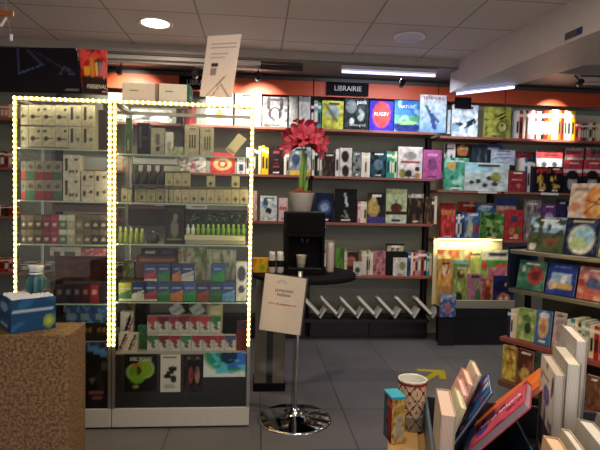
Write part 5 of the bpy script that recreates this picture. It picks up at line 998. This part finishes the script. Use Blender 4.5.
for i in range(9):
    for j in range(6):
        if j > 2 and i > 4: continue
        nm, c_ = [('white', '#dfe2e6'), ('pale blue', '#a8bccc'), ('navy', '#2c5478'), ('white', '#dfe2e6'), ('steel blue', '#6a88a4')][(i*2+j*3) % 5]
        lx = .015+i*.019; ly = .014+j*.030; pw_ = (umid+ca*lx-sa*ly, 2.285+sa*lx+ca*ly, bz+.001+zt_*.5+.003); lab = '%s sachet standing upright in the blue display box on the block' % nm; g_ = nm+' sachets in the display box'; rz_ = RB+random.uniform(-.15, .15)
        if nm in protos: dup(protos[nm], pw_, rz_, lab, g_); continue
        b = MB(); ww, dd, hh_ = .0082, .010, zt_*.5+.006; k = len(b.v)
        for z_, wf, df in ((0, 1, .25), (hh_*.12, 1, 1), (hh_*.55, .94, 1.1), (hh_*.88, 1, .4), (hh_, 1, .12)): b.v += [(-ww*wf, -dd*df*.5, z_), (ww*wf, -dd*df*.5, z_), (ww*wf, dd*df*.5, z_), (-ww*wf, dd*df*.5, z_)]
        for r_ in range(4):
            for q_ in range(4): b.face([k+r_*4+q_, k+r_*4+(q_+1) % 4, k+r_*4+4+(q_+1) % 4, k+r_*4+4+q_], lin('#e8eaec') if r_ == 3 else lin(c_), PLAST)
        b.face([k+16, k+17, k+18, k+19], lin('#e8eaec'), PLAST); b.face([k+3, k+2, k+1, k], lin(c_), PLAST)
        protos[nm] = tag(b.build('sachet', None, pw_, (0, 0, rz_)), lab, 'sachet', g_)
# teal cellophane bag behind
b = MB(); prof = []; n = 22; rings = 14; k = len(b.v); ub_, zb_ = W.hit(42, 296, 2.45); zt2 = W.hit(42, 267, 2.45)[1]; hB = zt2-bz-zt_*.5
for i in range(rings+1):
    s_ = i/rings; r = (.040*math.sin(math.pi*(.15+.62*s_))**.7 if s_ < .78 else .022+.014*(s_-.78)/.22)
    for j in range(n):
        a = 2*math.pi*j/n; q = 1+.28*noise.noise(Vector((math.cos(a)*2, math.sin(a)*2, s_*4))); b.v.append((r*q*math.cos(a)*1.0, r*q*math.sin(a)*.8, s_*hB))
cT = [lin('#2f5c62'), lin('#4a7c80'), lin('#26484e')]
for i in range(rings):
    for j in range(n): b.face([k+i*n+j, k+i*n+(j+1) % n, k+(i+1)*n+(j+1) % n, k+(i+1)*n+j], lin('#d8e0e0') if i > rings-3 else cT[(i*3+j*5) % 3], PLAST, True)
b.face([k+j for j in range(n)][::-1], cT[0], PLAST); b.face([k+rings*n+j for j in range(n)], lin('#e4e8e8'), PLAST)
o = b.build('sweet_bag', None, (umid+ca*.135-sa*.135, 2.285+sa*.135+ca*.135, bz+.001+zt_*.5+.0025)); MB().lathe([(.028, hB*.8), (.03, hB*.82), (.028, hB*.84)], '#e8ecec', PLAST, 16).build('tie', o)
tag(o, 'teal cellophane bag with white tie standing in the blue sachet box', 'bag')

# ------------------------------------------------------------------ near right: table with a bin of books
TF = Frame(.0, .0, -16)
TBZ = .775
tbu = TF.u; tbv = TF.v
def loc(px, py, z): p = onz(px, py, z); return p.dot(TF.u), p.dot(TF.v)
la = loc(386, 446, .80)
t = empty('display_table', (0, 0, 0), TF.a)
u0 = la[0]+.004; v1 = 1.44; u1 = u0+1.1
MB().box(u0, u0+.075, .55, v1, TBZ, .80, '#b8925c', WOOD).box(u0+.0755, u1, .55, v1, TBZ-.005, TBZ+.018, '#9a7c54', WOOD).build('tabletop', t, bevel=.002)
for a in (u0+.03, u1-.08):
    for c in (.60, v1-.08): MB().box(a, a+.05, c, c+.05, 0, TBZ-.006, '#5a4630', WOOD).build('leg', t)
tag(t, 'pale wooden table at near right carrying the book bin and mug', 'table')
# bin
B0 = u0+.092; BW = .60; bv0, bv1 = .62, 1.40; fz = TBZ+.019
t = empty('book_bin', TF.w(B0, bv0, fz), TF.a)
b = MB(); hb = .085; D_ = bv1-bv0
b.box(0, BW, 0, D_, 0, .006, '#15171a', PLAST).box(0, .008, 0, D_, .006, hb, '#3a5560', PLAST).box(BW-.008, BW, 0, D_, .006, hb, '#15171a', PLAST).box(.008, BW-.008, 0, .008, .006, hb, '#15171a', PLAST).box(.008, BW-.008, D_-.008, D_, .006, hb, '#33343a', PLAST).build('bin_shell', t, bevel=.002)
MB().box(.21, .215, .01, D_-.01, .007, hb, '#1f4a58', PLAST).build('divider', t)
tag(t, 'black open bin packed with leaning paperbacks at near right', 'bin')
bz0 = fz+.008
def nb(px, py, ztop, th, dep, lean, cover, page, label, far=False, art=None, twist=0, tx=None, hgt=None):
    """book with its spine away from us, leaning to the right by `lean` degrees"""
    a = TF.a+R(twist); Rv = Vector((math.cos(a), math.sin(a), 0)); Dv = Vector((-math.sin(a), math.cos(a), 0)); L_ = R(lean)
    Z = Rv*math.sin(L_)+Vector((0, 0, 1))*math.cos(L_); X = Rv*math.cos(L_)-Vector((0, 0, 1))*math.sin(L_)
    p = onz(px, py, ztop)
    if far: p = p-Dv*dep
    low = th*math.sin(L_) if lean > 0 else 0
    h_ = hgt or (ztop-bz0-low)/math.cos(L_); p = p-Z*h_
    fn = painter(art or [('b', cover), ('n', 3, cover, .1)], px)
    b = MB(); b.grid((0, dep, 0), (0, -dep, 0), (0, 0, h_), 24, 36, fn, PRINT)
    b.box(.0004, .0022, 0, dep, 0, h_, cover, PRINT); b.box(th-.002, th, 0, dep, 0, h_, cover, PRINT); b.box(.0022, th-.002, dep-.002, dep, 0, h_, cover, PRINT)
    o = b.build('book'); o.matrix_world = Matrix(((X.x, Dv.x, Z.x, p.x), (X.y, Dv.y, Z.y, p.y), (X.z, Dv.z, Z.z, p.z), (0, 0, 0, 1)))
    MB().box(.0024, th-.0022, .003, dep-.0022, .003, h_-.003, page, PAPER).build('page_block', o)
    if tx:
        for body, s_, cc, fy, fz_, wd_, rr in tx: text(body, s_, cc, o, (-.0012, dep*fy, h_*fz_), (R(90), R(rr), R(-90)), width=wd_, name='title')
    tag(o, label, 'book', 'books in the near bin'); return o
nb(441, 414, .98, .030, .145, 2, '#b8a99a', '#d9bfae', 'thick white paperback at left end of the bin')
nb(460, 406, .98, .014, .11, 20, '#ccc8a8', '#e2dcba', 'paperback with greenish cream pages, first of the leaning row', hgt=.16)
nb(462, 393, .98, .016, .11, 20, '#d09c94', '#f0c4b8', 'paperback with pink pages, second of the leaning row', hgt=.16)
nb(467, 382, .98, .018, .11, 20, '#c89888', '#f2cebc', 'paperback with peach pages, third of the leaning row', hgt=.16)
nb(476, 373, .985, .014, .11, 20, '#c8b8a4', '#ecdcc8', 'paperback with cream pages, last of the leaning row', hgt=.16)
bl = [('b', '#1c4a88'), ('n', 4, '#2c70a8', .05), ('n', 5, '#a83050', .15), ('n', 6, '#c8d0d8', .3)]
nb(490, 391, .97, .009, .14, 30, '#1c4a88', '#c8c4bc', 'blue book with red blotches between leaning row and pink book', art=bl, hgt=.19, twist=-6)
pk_ = [('b', '#cc5068'), ('n', 2, '#d86478', .1), ('r', .90, 0, 1, 1, '#c84a60'), ('e', .66, .30, .16, .10, '#5050a4'), ('e', .25, .28, .14, .04, '#1c1a22'), ('e', .3, .18, .12, .03, '#1c1a22'), ('r', .0, 0, 1, .12, '#4a70a8'), ('n', 5, '#20304c', .32)]
nb(524, 402, .98, .018, .15, 40, '#c84a60', '#b8aab4', 'pink-red book with purple spot leaning across the bin', art=pk_, hgt=.195, twist=-15, tx=[('quelque chose', .03, '#f0d4dc', .5, .60, .13, 90), ('LA MER', .02, '#8a2c48', .3, .84, .05, 90)])
nb(539, 386, .985, .012, .15, 43, '#d86a2c', '#e0b0ac', 'orange book leaning behind the pink-red book', hgt=.215, twist=-15, art=[('b', '#d8692a'), ('n', 3, '#e07c34', .1)])
w1 = [('b', '#c8c0b6'), ('n', 2, '#d0c8be', .1), ('e', .55, .72, .22, .085, '#4c4684'), ('e', .55, .72, .15, .05, '#6c68a0'), ('r', .1, .2, .95, .46, '#3a3040'), ('n', 5, '#5a4858', .2), ('r', .2, .86, .7, .88, '#7a726a')]
nb(554.5, 374, 1.05, .021, .15, 1, '#b0a89e', '#cfc6b8', 'white book with a purple round emblem standing in the bin', art=w1, twist=-5)
nb(567, 363, 1.075, .028, .145, 1, '#9a948a', '#ddd6c8', 'thick cream-paged book right behind the purple emblem book', twist=-5)
nb(576, 340, 1.11, .024, .15, 1, '#a8a49e', '#dcd6ca', 'tallest white book at the back of the bin', art=[('b', '#a8a6a2'), ('n', 3, '#88888c', .1), ('r', .2, .7, .8, .8, '#7c8088')], twist=-5)
nb(543, 435, .97, .028, .14, 5, '#c8a884', '#e2c4a0', 'peach-paged book at the front bottom edge', far=True)
nb(561, 428, .975, .016, .14, 6, '#b8aea0', '#e0dace', 'thin white-paged book right of the peach-paged one', far=True)
nb(577, 418, .985, .030, .14, 8, '#a09a92', '#dcd8d0', 'thick white-paged book near the lower right corner', far=True)
nb(597, 412, .985, .026, .14, 10, '#948c84', '#d8d4cc', 'white-paged book cut by the lower right edge', far=True)
# small card box and patterned mug on the table edge
a, c = loc(386, 445, .80)
t = empty('card_box', TF.w(a+.012, c+.004, .8015), TF.a+R(22))
b = MB(); hb2 = .112; wb2 = .034; db2 = .055
b.grid((0, 0, 0), (wb2, 0, 0), (0, 0, hb2), 8, 20, painter([('b', '#b89848'), ('n', 6, '#d0c080', .0), ('n', 8, '#5a4a30', .2), ('r', .35, .15, .75, .6, '#a8a898'), ('n', 9, '#a84038', .3)], 1), PRINT)
b.grid((0, db2, 0), (0, -db2, 0), (0, 0, hb2), 6, 16, painter([('b', '#8a2030'), ('r', .0, 0, .35, 1, '#1c5a60'), ('n', 5, '#5a1828', .1), ('r', .35, .8, 1, .9, '#c05040')], 2), PRINT)
b.box(.0004, wb2, .0004, db2, 0, hb2-.0005, '#8a6a38', PRINT).build('box_body', t)
MB().box(-.0015, wb2+.0015, -.0015, db2+.0015, hb2, hb2+.006, '#3aa0b8', PRINT).build('box_lid', t)
tag(t, 'small card box with turquoise lid beside the patterned mug', 'box')
a, c = loc(411, 427, .80)
def lattice(f, g):
    d1 = abs(((f*6+g*2.6) % 1)-.5); d2 = abs(((f*6-g*2.6) % 1)-.5)
    if min(.5-d1, .5-d2) < .065: return '#7a2c28'
    if d1 < .12 and d2 < .12: return '#b8745a'
    return '#dccbb0' if g > .25 else '#8a9488'
hm = W.hit(414, 380, c)[1] if False else .128
t = empty('patterned_mug', TF.w(a, c, .8015))
mug = MB(); mug.lathe([(.034+.004*i/24, hm*i/24) for i in range(25)], '#c8b090', CERAM, 72, cf=lattice).lathe([(.0001, 0), (.034, 0)], '#c8b090', CERAM, 36)
mug.build('mug_wall', t)
MB().lathe([(.038, hm), (.0385, hm+.003), (.036, hm+.004), (.0335, hm), (.031, .01), (.0001, .008)], '#cfd0c4', CERAM, 40).build('mug_lining', t)
MB().lathe([(.0386, hm-.008), (.0388, hm-.004), (.0386, hm-.001)], '#8a2a28', CERAM, 40).build('rim_band', t)
tag(t, 'patterned mug with red diamond lattice on the table edge', 'mug')
